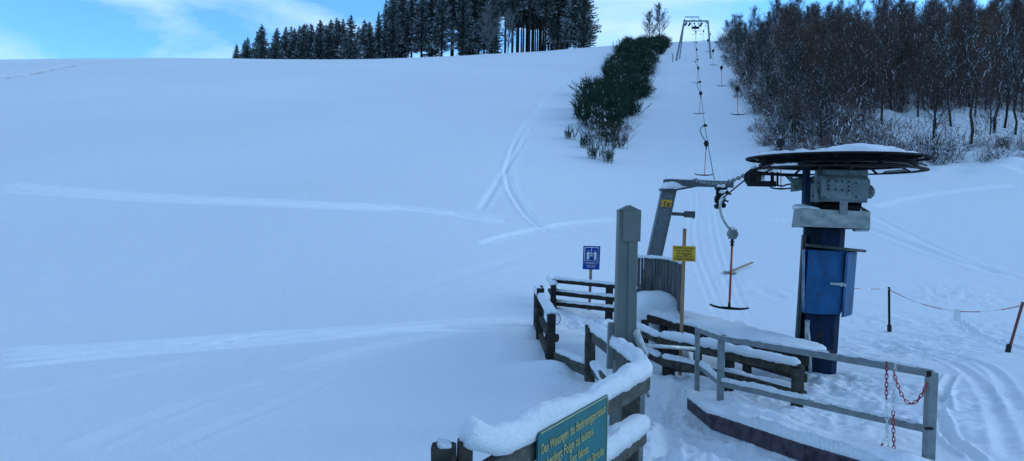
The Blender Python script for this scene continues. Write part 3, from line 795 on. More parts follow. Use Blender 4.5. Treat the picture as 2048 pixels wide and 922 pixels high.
for i, (x, D) in enumerate(bl):
    k = 3 if (D < 60 and random.random() < .4) else i % 3
    if i % 9 == 4: continue
    if i % 5 == 3 or (D < 60 and i % 2 == 0):
        put(sh[(i // 8) % 4], x, D, random.uniform(.6, 1.0), random.uniform(0, 6), 'snow-flecked grey shrub among the dark broom of the strip', 'shrub', 'snowy shrubs within the broom strip'); continue
    put(br[k], x, D, random.uniform(.75, 1.45) * (.85 if D < 55 else 1), random.uniform(0, 6), 'dark green broom bush in the dense strip beside the lift track', 'bush', 'broom bushes in the strip beside the lift track', sz=random.uniform(.85, 1.1))
for px, py, s, k, lab in [(1190, 318, .42, 3, 'small upright broom tuft at the bottom of the strip, left one'), (1217, 325, .40, 3, 'lowest broom tuft in the snow below the strip'), (1237, 296, .5, 0, 'small broom bush at the right of the strip foot'),
                          (1140, 278, .35, 3, 'thin grassy tuft left of the strip foot'), (1172, 296, .4, 3, 'short brown tuft at the left of the strip foot'), (1212, 290, .45, 3, 'snowy brown tuft in the middle of the strip foot')]:
    g = G(px, py, lo=20); put(tuft[k % 2], g.x, g.y, s * 1.5, px, lab, 'bush', sz=1.1)
sh2 = [(1255, 262, .7, 1), (1245, 285, .55, 0), (1225, 275, .6, 3)]
for px, py, s, k in sh2:
    g = G(px, py, lo=20); put(sh[k], g.x, g.y, s, px, {1255: 'brown twiggy shrub on the right flank of the broom strip', 1245: 'grey snowy shrub at the lower right of the broom strip', 1225: 'snow-covered shrub under the broom strip'}[px], 'shrub')

# ------------------------------------------------------------------ ropes, T-bars, portal
def Xl(D): return .87 + .233 * D
def Xr(D): return 4.0 + .2233 * D
def zl(D): return EYE + float(np.interp(D, [14.2, 24.5, 39, 61, 83, 105, 118, 140, 165, 200, 240], [.30, 1.35, 4.7, 10.9, 17.3, 24.2, 29.3, 36.0, 43.2, 52, 58]))
def zr(D): return EYE + float(np.interp(D, [12, 27, 48, 68, 88, 108, 118, 140, 165, 200, 240], [.86, 3.6, 9.1, 14.4, 20.3, 26.2, 29.3, 36.0, 43.2, 52, 58]))
mb = MB()
lp = [P(1503, 349, 12.35), P(1441, 400, 14.2)] + [Vector((Xl(D), D, zl(D))) for D in (24.5, 32, 39, 50, 61, 72, 83, 94, 105, 118, 140, 165, 200, 240)]
mb.tube(lp, .013, 6)
rp = [Vector((Xr(D), D, zr(D))) for D in (12.1, 19, 27, 37, 48, 58, 68, 78, 88, 98, 108, 118, 140, 165, 200, 240)]
mb.tube(rp, .013, 6)
tag(mb.build('haul_rope', M_black), 'thin steel haul rope running up the slope on both sides of the lift', 'rope')

def make_tbar(dx=0.0, dz=0.0):
    root = empty('t_bar_hanger', (0, 0, 0), 'x', 'ski lift hanger', 'T-bar hangers spaced along the lift rope')
    b = MB(); b.tube([(0, 0, .05), (-.10, 0, -.02), (-.19, 0, -.13), (-.2, 0, -.28), (-.12, 0, -.46), (.0 + dx * .7, 0, -.66), (.06 + dx, 0, -.74)] if not dx else [(0, 0, .05), (.02, 0, -.1), (.06, 0, -.28), (.14, 0, -.45), (.25, 0, -.6), (.1 + dx, 0, -.74)], .024, 8)
    b.build('bow', M_pylon, root, smooth=True)
    b = MB(); b.beam((-.05, 0, .0), (.12, 0, .0), .07, .1); b.tube([(.02, -.09, .04), (.02, .09, .04)], .05, 10); b.build('rope_clamp', M_black, root)
    class SB(MB):
        def add(s, vs, fs, mi=0): MB.add(s, [Vector(v) + Vector((dx, 0, 0)) for v in vs], fs, mi)
    MBx = SB
    b = MBx(); b.tube([(.1, -.07, -.86), (.1, .07, -.86)], .12, 14); b.beam((.1, 0, -.72), (.1, 0, -1.0), .15, .13)
    bx = b.build('spring_box', M_black, root)
    b = MBx(); b.tube([(.1, 0, -1.0), (.09, 0, -1.15)], .03, 8); b.tube([(.075, 0, -1.14), (.11, 0, -1.14)], .05, 8); b.build('pole_sleeve', M_black, root)
    b = MBx(); b.tube([(.09, 0, -1.15), (.04, 0, -2.36)], .017, 8); b.build('pole', M_orange, root)
    b = MBx(); b.tube([(-.42, 0, -2.30), (-.36, 0, -2.345), (-.2, 0, -2.375), (.04, 0, -2.385), (.26, 0, -2.385), (.40, 0, -2.36), (.46, 0, -2.33)], [.02, .024, .026, .034, .026, .024, .02], 8)
    b.build('crossbar', M_black, root, smooth=True)
    b = MBx(); b.tube([(.1, -.05, -.78), (.1, .05, -.78)], [.06, .06], 8)
    b.build('snow', M_snow_cap, root, smooth=True)
    return root
tb = make_tbar(); tbr = make_tbar(.30); right_used = False
tl = [(39, -1, 'second T-bar hanger from the bottom on the left rope, behind the tower arm'), (61, -1, 'third T-bar hanger up the left rope'), (83, -1, 'fourth T-bar hanger up the left rope'), (105, -1, 'fifth T-bar hanger up the left rope, just below the portal'),
      (127, -1, None), (149, -1, None), (171, -1, None),
      (27, 1, 'lowest T-bar hanger on the right rope, just above the left rim of the wheel'), (48, 1, 'second T-bar hanger up the right rope, beside the wood edge'), (68, 1, 'third T-bar hanger up the right rope'), (88, 1, 'fourth T-bar hanger up the right rope, in front of the portal leg'), (108, 1, 'fifth T-bar hanger up the right rope, just below the portal'),
      (130, 1, None), (150, 1, None), (172, 1, None)]
for i, (D, sd, lab) in enumerate(tl):
    if sd > 0: o = copy_tree(tbr) if right_used else tbr; right_used = True
    else: o = tb if i == 0 else copy_tree(tb)
    x = Xl(D) if sd < 0 else Xr(D); z = zl(D) if sd < 0 else zr(D)
    o.location = (x, D, z); o.rotation_euler = (0, 0, (-.5 if sd < 0 else math.pi + .15) + .12 * math.sin(D))
    o.scale = (1.08, 1.08, 1.08)
    tag(o, lab or 'tiny far T-bar hanger beyond the portal, seen against the sky', group=None if lab else 'T-bar hangers beyond the portal')
    if lab: o['group'] = 'T-bar hangers on the lower lift line'

# portal tower
PD = 118
pt = empty('lift_portal', P(1387, 124, PD), 'galvanised goal-shaped lift tower with splayed left leg straddling both ropes near the hilltop', 'lift tower')
b = MB(); b.tube([P(1351, 128, PD), P(1369, 40, PD)], [.16, .13], 8); b.build('leg', M_galv, pt)
b = MB(); b.tube([P(1359, 118, PD + 3), P(1369, 38, PD + 1)], [.10, .08], 8); b.build('leg', M_galv, pt)
b = MB(); b.tube([P(1422, 127, PD), P(1416, 42, PD)], [.16, .13], 8); b.build('leg', M_galv, pt)
b = MB(); b.beam(P(1367, 42, PD), P(1417, 42, PD), .16, .22); b.beam(P(1410, 42, PD), P(1416, 48, PD), .1, .14); b.beam(P(1376, 42, PD), P(1369, 51, PD), .1, .14); b.build('crossbeam', M_galv, pt)
b = MB(); b.beam(P(1370, 34, PD + 1), P(1398, 34, PD + 1), .1, .14); b.beam(P(1398, 34, PD + 1), P(1398, 43, PD + 1), .09, .09, up=(0, 1, 0))
b.beam(P(1384, 34, PD), P(1384, 56, PD), .06, .06, up=(0, 1, 0)); b.beam(P(1398, 43, PD), P(1398, 56, PD), .06, .06, up=(0, 1, 0)); b.build('service_frame', M_galv, pt)
b = MB(); b.beam(P(1384, 55.5, PD), P(1398, 55.5, PD), .6, .26); b.build('counterweight', M_black, pt)
for px in (1371, 1379, 1402):
    b = MB(); c_ = P(px, 49, PD); b.tube([c_ - Vector((0, .6, 0)), c_ + Vector((0, .6, 0))], .14, 10); b.beam(c_ + Vector((0, 0, .5)), c_, .1, .1, up=(0, 1, 0)); b.build('rope_roller', M_black, pt)
g = P(1345, 124, PD - 2); gz = h(g.x, g.y)
sg = empty('marker_post', (g.x, g.y, gz), 'tiny pale marker board on a post left of the portal leg', 'marker')
b = MB(); b.tube([(g.x, g.y, gz - .2), (g.x, g.y, gz + 1.2)], .05, 6); b.build('post', M_wood, sg)
b = MB(); b.beam((g.x, g.y, gz + .7), (g.x, g.y, gz + 1.5), .35, .05, up=(0, 1, 0)); b.build('board', M_sign_white, sg)

# ------------------------------------------------------------------ tower 1a with arm
D1 = 15.0
tw = empty('lift_tower', P(1285, 640, D1), 'leaning grey steel lift tower with a snowy arm and a yellow plate reading 1a', 'lift tower')
top = P(1337, 380, D1); bot = P(1280, 640, D1)
b = MB(); b.beam(bot, top, .27, .20, up=(0, 1, 0), segs=3, ch=.06)
d_ = (top - bot).normalized(); sd_ = d_.cross(Vector((0, 1, 0))).normalized()
for s_ in (-1, 1): b.beam(bot + sd_ * .13 * s_ + Vector((0, -.10, 0)), top + sd_ * .13 * s_ + Vector((0, -.10, 0)), .022, .05, up=(0, 1, 0), segs=2)
b.build('mast', M_pylon, tw)
b = MB(); b.beam(P(1321, 379, D1), P(1350, 381, D1), .34, .05); b.beam(P(1324, 388, D1 - .05), P(1324, 396, D1 - .05), .05, .05, up=(0, 1, 0)); b.beam(P(1348, 383, D1), P(1341, 392, D1), .1, .04); b.build('head_plate', M_beam, tw)
arm_a, arm_b = P(1328, 365, D1), P(1467, 369, D1 - .5)
b = MB(); b.beam(arm_a, arm_b, .16, .125, ch=.05); b.build('arm', M_beam, tw)
b = MB(); b.beam(P(1345, 381, D1 - .02), P(1412, 368.5, D1 - .12), .15, .035, ch=.1); b.build('brace', M_beam, tw)
snow_cap('snow_cap', [P(1329, 359, D1), P(1395, 361, D1 - .2), P(1436, 362.5, D1 - .4)], .15, [.03, .035, .03], tw, droop=0, step=.03)
snow_cap('snow_cap', [P(1321, 379, D1 - .09), P(1345, 377, D1 - .09), P(1384, 372.5, D1 - .13)], .2, [.12, .16, .03], tw, droop=0)
b = MB(); b.beam(P(1337, 427, D1), P(1371, 429, D1), .06, .07); b.build('side_arm', M_beam, tw)
b = MB(); b.beam(P(1369, 428.5, D1), P(1389, 429, D1), .12, .13, ch=.05); b.tube([P(1387, 434, D1), P(1387, 438, D1)], .015, 6); b.build('switch_box', M_beam, tw)
b = MB(); c1 = P(1443, 371, D1 - .42)
b.build if False else None
plate = MB(); plate.hexa([P(1323, 399, D1 - .135), P(1345, 400.5, D1 - .135), P(1342, 414.5, D1 - .135), P(1321, 413, D1 - .135)], (0, .012, 0))
pl = plate.build('number_plate', M_yellow, tw)
text_mesh('lettering', '·1a·', .16, P(1332.4, 412.2, D1 - .142), (1, 0, -.02), (0.05, 0, 1), M_text_dark, pl, 'CENTER', sx=.95)
# rope deflection sheave + nearest T-bar
sh_ = empty('rope_sheave', P(1441, 400, 14.2), 'black guide sheave with snow caps hung under the tower arm end', 'pulley')
b = MB()
for dy in (-.06, .06): b.beam(P(1440, 374, 14.2 + dy), P(1440, 412, 14.2 + dy), .07, .02, up=(0, 1, 0))
b.beam(P(1432, 377, 14.2), P(1452, 377, 14.2), .2, .05); b.beam(P(1434, 380, 14.2), P(1434, 402, 14.2), .03, .05, up=(0, 1, 0)); b.beam(P(1451, 388, 14.2), P(1463, 388, 14.2), .03, .03); b.beam(P(1449, 401, 14.2), P(1457, 403, 14.2), .02, .03)
b.beam(P(1433, 384, 14.2), P(1447, 386, 14.2), .1, .08); b.tube([P(1434, 402, 14.15), P(1434, 402, 14.28)], .05, 10); b.tube([P(1447, 411, 14.15), P(1447, 411, 14.28)], .05, 10); b.beam(P(1431, 396, 14.25), P(1448, 412, 14.25), .05, .07); b.tube([P(1456, 382, 14.2), P(1447, 392, 14.2)], .03, 6)
b.build('bracket', M_black, sh_)
b = MB(); c_ = P(1440, 398, 14.2)
b.tube([c_ + Vector((0, -.045, 0)), c_ + Vector((0, .045, 0))], .10, 18); b.tube([c_ + Vector((-.05, -.055, -.14)), c_ + Vector((-.05, .055, -.14))], .05, 12); b.build('wheel', M_rubber, sh_)
snow_cap('snow_cap', [P(1433, 375, 14.2), P(1451, 375.5, 14.2)], .2, .07, sh_, droop=.01, endr=.06, step=.015)
snow_cap('snow_cap', [P(1436, 386, 14.13), P(1450, 386, 14.13)], .13, .06, sh_, droop=.01, endr=.05, step=.015)
Dn = 14.05; nt_ = empty('t_bar_hanger', P(1450, 394, Dn), 'nearest T-bar hanger with orange pole, left of the blue drive column', 'ski lift hanger')
b = MB(); b.tube([P(1453, 391, Dn), P(1446, 396, Dn), P(1440.5, 405, Dn), P(1440, 416, Dn), P(1443, 430, Dn), P(1449, 443, Dn), P(1456, 454, Dn), P(1462, 458, Dn)], .028, 10); b.build('bow', M_galv_light, nt_, smooth=True)
b = MB(); b.tube([P(1452, 389, Dn - .005), P(1446, 393.5, Dn - .005), P(1440.5, 402, Dn - .005), P(1440, 413, Dn - .005)], [.02, .027, .027, .02], 8); b.build('snow', M_snow_cap, nt_, smooth=True)
b = MB(); c_ = P(1465, 468, Dn)
b.beam(P(1465.6, 457, Dn), P(1464.6, 478, Dn), .15, .15, up=(0, 1, 0), segs=3, ch=.3); b.tube([c_ + Vector((.0, -.09, .0)), c_ + Vector((.0, .09, .0))], .088, 16)
b.build('spring_box', M_galv, nt_, bevel=.01)
snow_cap('snow', [P(1459, 458, Dn - .02), P(1472, 458, Dn - .02)], .14, .05, nt_, endr=.05, step=.012)
b = MB(); b.tube([P(1464.6, 478, Dn), P(1464.2, 492, Dn)], .028, 8); b.tube([P(1464.5, 483, Dn), P(1464.4, 485, Dn)], .05, 8); b.tube([P(1464.3, 489, Dn), P(1464.2, 491, Dn)], .04, 8); b.build('pole_sleeve', M_black, nt_)
b = MB(); b.tube([P(1464.2, 491, Dn), P(1458.8, 609, Dn)], .021, 10); b.build('pole', M_orange, nt_, smooth=True)
b = MB(); b.tube([P(1419, 608.5, Dn), P(1426, 611.5, Dn), P(1440, 615, Dn), P(1458.5, 616.5, Dn), P(1478, 618, Dn), P(1490, 617.5, Dn), P(1498, 615.8, Dn)], [.015, .02, .022, .03, .022, .02, .015], 8); b.tube([P(1458.9, 604, Dn), P(1458.5, 616, Dn)], [.022, .03], 8)
b.build('crossbar', M_black, nt_, smooth=True)

# chains made of links
def link(mb, c, d, nrm, L, wd, r, mi=0):
    d = d.normalized(); s = d.cross(nrm).normalized(); pts = []
    for a in range(12):
        t = 2 * math.pi * a / 12; cx, sy = math.cos(t), math.sin(t)
        pts.append(c + d * (cx * wd / 2 + math.copysign((L - wd) / 2, cx) if abs(cx) > 1e-6 else 0) + s * (sy * wd / 2))
    pts.append(pts[0]); pts.append(pts[1]); mb.tube(pts, r, 5, mi, caps=False)
def chain(mb, pts, L, wd, r, colour=lambda t: 0):
    pts = [Vector(p) for p in pts]; S = [0]
    for i in range(1, len(pts)): S.append(S[-1] + (pts[i] - pts[i - 1]).length)
    n = max(2, int(S[-1] / (L * .78)))
    def at(q):
        q = max(0, min(S[-1], q)); k = 0
        while k < len(S) - 2 and S[k + 1] < q: k += 1
        return pts[k].lerp(pts[k + 1], (q - S[k]) / (S[k + 1] - S[k]))
    for i in range(n):
        q = S[-1] * (i + .5) / n; d = at(q + L * .4) - at(q - L * .4)
        nrm = Vector((.25, 1, 0.1)) if i % 2 else d.cross(Vector((.25, 1, .1)))
        link(mb, at(q), d, nrm, L, wd, r, colour((i + .5) / n))
b = MB(); A, B_ = P(1388, 358, 14.3), P(1499, 345, 12.3)
pts = [A.lerp(B_, t / 12) - Vector((0, 0, .13 * 4 * (t / 12) * (1 - t / 12))) for t in range(13)]
chain(b, pts, .10, .05, .011)
tag(b.build('steel_chain', M_galv), 'steel link chain sagging from the tower arm to the left rim of the big wheel', 'chain')

# ------------------------------------------------------------------ drive station
D2 = 12.0
ds = empty('drive_station', P(1632, 748, D2), 'blue steel column carrying a big horizontal rope wheel, gearbox and blue cabinet', 'lift drive')
def column(w0, d0, rot, a, b_, zt=None):
    pass
# column: a rotated box-section, slightly leaning
b = MB(); bt_ = P(1628, 752, D2); bt_.z -= .25; tp_ = P(1651, 405, D2)
b.beam(bt_, tp_, .60, .50, up=Vector((.30, .95, 0)), segs=8, ch=.16); b.build('column', M_blue, ds)
b = MB(); b.beam(bt_ + Vector((-.345, -.06, 0)), P(1608, 470, D2 - .06), .05, .36, up=Vector((.3, .95, 0)), segs=4, ch=.05); b.build('side_plate', M_green_grey, ds)
b = MB(); b.tube([P(1617, 640, D2 - .32), P(1615, 655, D2 - .33), P(1619, 690, D2 - .33), P(1621, 748, D2 - .33)], .028, 8); b.tube([P(1612, 640, D2 - .32), P(1611, 700, D2 - .33)], .016, 6); b.build('conduit', M_galv_light, ds, smooth=True)
# cabinet
zt, zb = P(1660, 500, 11.6).z, P(1660, 626, 11.6).z
def ppx(px, D): q = P(px, 560, D); return (q.x, q.y)
def leanprism(poly, z0, z1, name, m_, lean=-.05, parent=ds, bev=.006):
    mb_ = MB(); n = len(poly); zc = (z0 + z1) / 2
    lo = [(x + lean * (zc - z0) * 1.0, y, z0) for x, y in poly]; hi = [(x - lean * (z1 - zc), y, z1) for x, y in poly]
    mb_.add(lo + hi, [tuple(range(n - 1, -1, -1)), tuple(range(n, 2 * n))] + [(i, (i + 1) % n, n + (i + 1) % n, n + i) for i in range(n)])
    return mb_.build(name, m_, parent, bevel=bev)
body = [ppx(1604, 11.9), ppx(1612, 11.56), ppx(1646, 11.42), ppx(1686, 11.44), ppx(1690, 12.1), ppx(1606, 12.2)]
leanprism(body, zb - .0, zt, 'cabinet', M_blue_cab)
dr = leanprism([ppx(1687.6, 11.40), ppx(1693, 11.42), ppx(1709, 11.72), ppx(1710, 12.05), ppx(1691, 12.05)], zb - .04, zt - .02, 'cabinet_door', M_blue_cab)
roofp = [ppx(1604, 11.9), ppx(1608, 11.42), ppx(1650, 11.32), ppx(1692, 11.34), ppx(1727, 11.7), ppx(1724, 12.1), ppx(1608, 12.2)]
rf = MB(); n_ = len(roofp)
slope = lambda x: (x - roofp[0][0]) * -.085
rf.add([(x + .03, y, zt + .04 + slope(x)) for x, y in roofp] + [(x + .03, y, zt + .085 + slope(x)) for x, y in roofp], [tuple(range(n_ - 1, -1, -1)), tuple(range(n_, 2 * n_))] + [(i, (i + 1) % n_, n_ + (i + 1) % n_, n_ + i) for i in range(n_)])
rf.build('cabinet_roof', M_green_grey, ds, bevel=.005)
b = MB(); b.hexa([P(1604.5, 500, 11.80), P(1610.5, 498, 11.56), P(1609, 622, 11.55), P(1602.5, 617, 11.80)], (-.008, -.004, 0)); b.build('peeling_side_panel', mat('peeled_paint', (0.30, 0.32, 0.36), .7, scale=5, stretch=(1, 1, .8), col2=(0.02, 0.09, 0.26)), ds)
b = MB(); b.beam(P(1661, 567, 11.37), P(1692, 569.5, 11.36), .02, .035, segs=6, jit=.15); b.beam(P(1683, 565, 11.36), P(1683, 573, 11.36), .03, .02, up=(0, 1, 0)); b.tube([P(1690, 569, 11.35), P(1690, 573, 11.35)], .018, 8); b.build('latch', M_galv_light, ds)
b = MB(); b.beam(P(1687.5, 506, 11.41), P(1686, 627, 11.41), .012, .008, up=(0, 1, 0)); b.build('door_seam', M_black, ds)
# trough
b = MB(); TF = 11.45
fl = [P(1604, 417, TF), P(1739, 423, TF), P(1738, 460, TF), P(1601, 455, TF)]
b.hexa(fl, (0, .02, 0)); b.hexa([P(1590, 409, 12.1), P(1603.5, 417, TF), P(1600.5, 455, TF), P(1584, 455, 12.1)], (.0, .02, 0)) 
b.hexa([P(1590, 409, 12.4), P(1722, 413, 12.4), P(1720, 450, 12.4), P(1584, 452, 12.4)], (0, .02, 0))
b.hexa([P(1739, 423, TF), P(1722, 413, 12.4), P(1720, 450, 12.4), P(1738, 460, TF)], (.015, .0, 0))
b.hexa([P(1601, 455, TF), P(1738, 460, TF), P(1720, 452, 12.4), P(1588, 450, 12.4)], (0, 0, .015))
b.hexa([P(1711, 459, TF - .005), P(1738.5, 459, TF - .005), P(1738, 463, TF - .005), P(1711, 463, TF - .005)], (0, .1, 0))
b.build('trough', mat('dull_galvanised', (0.34, 0.36, 0.345), .6, metal=.15, scale=5, stretch=(1, 1, 2), bump=.15, col2=(0.20, 0.215, 0.21)), ds)
snow_cap('snow', [P(1600, 418, 11.8), P(1608, 418, 11.62), P(1642, 422, 11.62)], .30, [.10, .08, .03], ds, droop=0, step=.02)
snow_cap('snow', [P(1705, 424, 11.8), P(1722, 424, 11.8)], .25, [.12, .05], ds, droop=0, step=.02)
# gearbox
GD = 11.55
b = MB(); b.beam(P(1630, 377, GD), P(1722, 380, GD), .5, .40, segs=1, ch=.12); b.build('gearbox', M_gear, ds, bevel=.02)
b = MB(); b.beam(P(1622, 385, GD + .05), P(1632, 385, GD + .05), .46, .30, ch=.1); b.beam(P(1640, 399, GD), P(1722, 402, GD), .42, .06); b.beam(P(1641, 350, GD + .05), P(1724, 352, GD + .05), .4, .16, ch=.1)
for px in (1632, 1655, 1700, 1718): b.beam(P(px, 341, GD - .12), P(px, 400, GD - .24), .025, .03, up=(0, 1, 0))
b.build('gearbox_flange', M_gear, ds, bevel=.008)
b = MB(); b.beam(P(1656, 370, GD - .262), P(1701, 372, GD - .262), .016, .17, ch=.1); cp = b.build('inspection_cover', M_gear, ds)
for px, py in [(1657, 362), (1671, 362), (1684, 363), (1697, 364), (1657, 371), (1697, 373), (1657, 378), (1671, 379), (1684, 380), (1697, 381), (1626, 366), (1626, 392), (1712, 366), (1712, 394), (1648, 395)]:
    b = MB(); c_ = P(px, py, GD - .27); b.tube([c_, c_ - Vector((0, .015, 0))], .014, 6); b.build('bolt', M_black, ds)
b = MB(); b.tube([P(1715, 383, GD - .02), P(1741, 384, GD - .02), P(1746, 384, GD - .02)], [.105, .105, .07], 20); b.tube([P(1722, 370, GD), P(1733, 371, GD)], .12, 16); b.build('motor', M_gear, ds, smooth=False)
b = MB(); b.hexa([P(1680, 400, GD - .24), P(1696, 401, GD - .24), P(1695, 429, TF - .02), P(1680, 428, TF - .02)], (0, .02, 0)); b.build('bracket', M_galv, ds)
b = MB(); b.beam(P(1628, 400, 11.8), P(1712, 404, 11.8), .4, .16); b.beam(P(1640, 410, 11.75), P(1712, 414, 11.75), .3, .14); b.build('mount_recess_shade', M_black, ds)  # mount blocks coloured black to stand in for the dark recess below the gearbox
b = MB(); b.beam(P(1613, 334, 11.7), P(1611, 408, 11.7), .08, .14, up=(0, 1, 0), segs=2); b.build('mounting_plate', M_blue, ds)
b = MB(); b.hexa([P(1592, 356, 11.9), P(1608, 353, 11.9), P(1608, 380, 11.9), P(1590, 383, 11.9)], (0, .2, 0)); b.hexa([P(1578, 352, 11.95), P(1584, 352, 11.95), P(1594, 372, 11.95), P(1591, 380, 11.95)], (0, .05, 0)); b.build('side_bracket', M_gear, ds)
# wheel
wc = P(1671, 341, 12.1); wz = wc.z
wh_z = P(1671, 318, 12.1).z - wz
b = MB()
def ring(rc, r, z, wr, hz, n=80): b.lathe(rc, [(r - wr, z - hz / 2), (r, z - hz / 2), (r, z + hz / 2), (r - wr, z + hz / 2)], n)
ring(wc, 1.335, 0, .11, .022)
b.build('lower_rim', M_rusty, ds)
b = MB(); ring(wc, 1.40, wh_z, .13, .022); b.build('upper_rim', M_rusty, ds)
b = MB()
b.lathe(wc, [(1.05, wh_z - .12), (1.18, wh_z - .12), (1.19, wh_z - .10), (1.13, wh_z - .06), (1.13, wh_z - .05), (1.19, wh_z - .01), (1.18, wh_z + .01), (1.05, wh_z + .01)], 80); b.build('sheave', M_black, ds)
b = MB()
for i in range(12):
    a = i * math.pi / 6 + .12; c_, s_ = math.cos(a), math.sin(a); v = Vector((c_, s_, 0))
    b.beam(wc + v * 1.30 + Vector((0, 0, .015)), wc + v * 1.13 + Vector((0, 0, wh_z - .1)), .05, .012)
    b.beam(wc + v * 1.34 + Vector((0, 0, wh_z - .02)), wc + v * 1.14 + Vector((0, 0, wh_z - .04)), .06, .03)
for i in range(6):
    a = i * math.pi / 3 + .35; v = Vector((math.cos(a), math.sin(a), 0)); b.beam(wc + v * .15 + Vector((0, 0, wh_z - .07)), wc + v * 1.07 + Vector((0, 0, wh_z - .07)), .12, .08)
b.build('spoke', M_rusty, ds)
b = MB(); b.lathe(wc, [(.0001, -.05), (.24, -.05), (.26, wh_z * .9), (.0001, wh_z * .9)], 30, closed=False); b.build('hub', M_black, ds)
b = MB(); b.lathe(wc, [(.0001, wh_z - .005), (1.02, wh_z - .005), (1.02, wh_z + .015), (.0001, wh_z + .015)], 60, closed=False); b.build('wheel_cover', M_black, ds)
# snow on the wheel
vs = []; fs = []; nr_, na_ = 26, 96
for i in range(nr_ + 1):
    for j in range(na_):
        a = 2 * math.pi * j / na_; rr_ = 1.27 * (i / nr_) * (1 + .08 * mnoise.noise(Vector((math.cos(a) * 2, math.sin(a) * 2, 5))) + .05 * mnoise.noise(Vector((math.cos(a) * 9, math.sin(a) * 9, 5))))
        p = Vector((math.cos(a) * rr_, math.sin(a) * rr_, 0)); e = min(1, (1 - i / nr_) * 6); e = math.sqrt(1 - (1 - e) ** 2)
        hh = .075 + .07 * max(-.6, mnoise.noise(p * 1.9 + Vector((3, 1, 0)))) + .05 * mnoise.noise(p * 5) + .035 * math.exp(-((p.x + .03) / .22) ** 2)
        vs.append(wc + p + Vector((0, 0, wh_z + .012 + max(.01, hh) * e)))
for i in range(nr_):
    for j in range(na_):
        k = (j + 1) % na_; fs.append((i * na_ + j, i * na_ + k, (i + 1) * na_ + k, (i + 1) * na_ + j))
fs.append(tuple(nr_ * na_ + j for j in range(na_ - 1, -1, -1)))
b = MB(); b.add(vs, fs); b.build('snow', M_snow_cap, ds, smooth=True)
# bits of snow lying on the lower rim
for a0, a1 in [(2.7, 3.1), (.15, .55), (-.55, -.2), (3.5, 3.9)]:
    snow_cap('snow', [wc + Vector((math.cos(a) * 1.28, math.sin(a) * 1.28, .012)) for a in np.linspace(a0, a1, 6)], .09, .045, ds, droop=0, step=.025)
# rope guide at the left of the wheel
b = MB(); c_ = P(1506, 356, 12.2); b.tube([c_ + Vector((-.03, -.05, 0)), c_ + Vector((.03, .05, 0))], .135, 20); b.build('guide_roller', M_rusty, ds)
b = MB(); b.beam(P(1497, 367, 12.2), P(1549, 368, 12.2), .16, .09); b.beam(P(1499, 345, 12.13), P(1499, 372, 12.13), .04, .03, up=(0, 1, 0)); b.beam(P(1513, 343, 12.13), P(1513, 370, 12.13), .06, .03, up=(0, 1, 0))
for px in (1527, 1543, 1546, 1555): b.tube([P(px, 344, 12.2), P(px, 366 if px < 1550 else 370, 12.2)], .017, 6)
b.tube([P(1546, 370, 12.2), P(1566, 372, 12.2), P(1574, 369, 12.2), P(1582, 368, 12.2)], .014, 6); b.tube([P(1574, 352, 12.2), P(1592, 372, 12.1)], .025, 6); b.beam(P(1505, 346, 12.2), P(1612, 352, 12.0), .05, .05)
b.build('guide_frame', M_black, ds)
snow_cap('snow', [P(1516, 361.5, 12.17), P(1530, 362, 12.17)], .12, .08, ds, droop=0, endr=.05, step=.015)

# ------------------------------------------------------------------ access post (turnstile column)
DP = 8.0
ap = empty('turnstile', P(1245, 840, DP), 'tall grey access-control column with pointed top and a horizontal turnstile bar', 'turnstile')
# cross section varies: tall shell, crease and stepped upper head
lo = P(1247, 850, DP); lo.z -= .1; hi = P(1258.5, 418, DP)
b = MB(); b.hexa([P(1238.5, 421, DP - .1), P(1275, 426, DP - .1), P(1266, 850, DP - .1), P(1227, 850, DP - .1)], (.0, .20, 0)); b.build('column', M_post_grey, ap, bevel=.006)
b = MB(); b.hexa([P(1247, 421, DP - .14), P(1283, 421, DP - .14), P(1281, 483, DP - .14), P(1247, 483, DP - .14)], (0, .25, 0)); b.hexa([P(1258, 480, DP - .125), P(1276, 480, DP - .125), P(1270, 850, DP - .125), P(1252, 850, DP - .125)], (0, .1, 0)); b.build('reader_housing', M_post_grey, ap, bevel=.004)
b = MB(); a_, c_, e_ = P(1238, 421, DP - .12), P(1260, 410, DP - .12), P(1284, 421.5, DP - .12)
bk = Vector((0, .26, 0)); b.add([a_, c_, e_, a_ + bk, c_ + bk, e_ + bk], [(0, 1, 2), (5, 4, 3), (0, 3, 4, 1), (1, 4, 5, 2), (2, 5, 3, 0)]); b.build('pointed_cap', M_post_grey, ap, bevel=.003)
b = MB(); b.hexa([P(1217, 646, DP + .05), P(1229, 646, DP + .05), P(1227, 738, DP + .05), P(1214, 738, DP + .05)], (0, .08, 0)); b.hexa([P(1222, 790, DP + .02), P(1248, 786, DP + .02), P(1246, 850, DP + .02), P(1219, 850, DP + .02)], (0, .1, 0)); b.build('back_plate', M_galv, ap, bevel=.003)
b = MB(); b.tube([P(1273, 575, DP - .14), P(1273, 575, DP - .155)], .02, 12); b.tube([P(1264, 612, DP - .13), P(1264, 612, DP - .14)], .012, 8); b.tube([P(1263, 645, DP - .13), P(1263, 645, DP - .14)], .01, 8); b.build('screw', M_galv, ap)
b = MB(); b.beam(P(1272, 662, DP - .15), P(1291, 714, DP - .35), .05, .09, segs=3, ch=.2); b.build('turnstile_head', M_galv_light, ap, bevel=.005)
b = MB(); b.beam(P(1268, 655, DP - .05), P(1290, 760, DP - .3), .04, .05, segs=3); b.tube([P(1284, 745, DP - .5), P(1297, 793, DP - .7)], .02, 8); b.build('turnstile_arm', M_galv, ap)
b = MB(); b.tube([P(1284, 690, DP - .25), P(1389, 697.5, DP + .1)], .021, 12); b.build('barrier_bar', M_galv_light, ap, smooth=True)
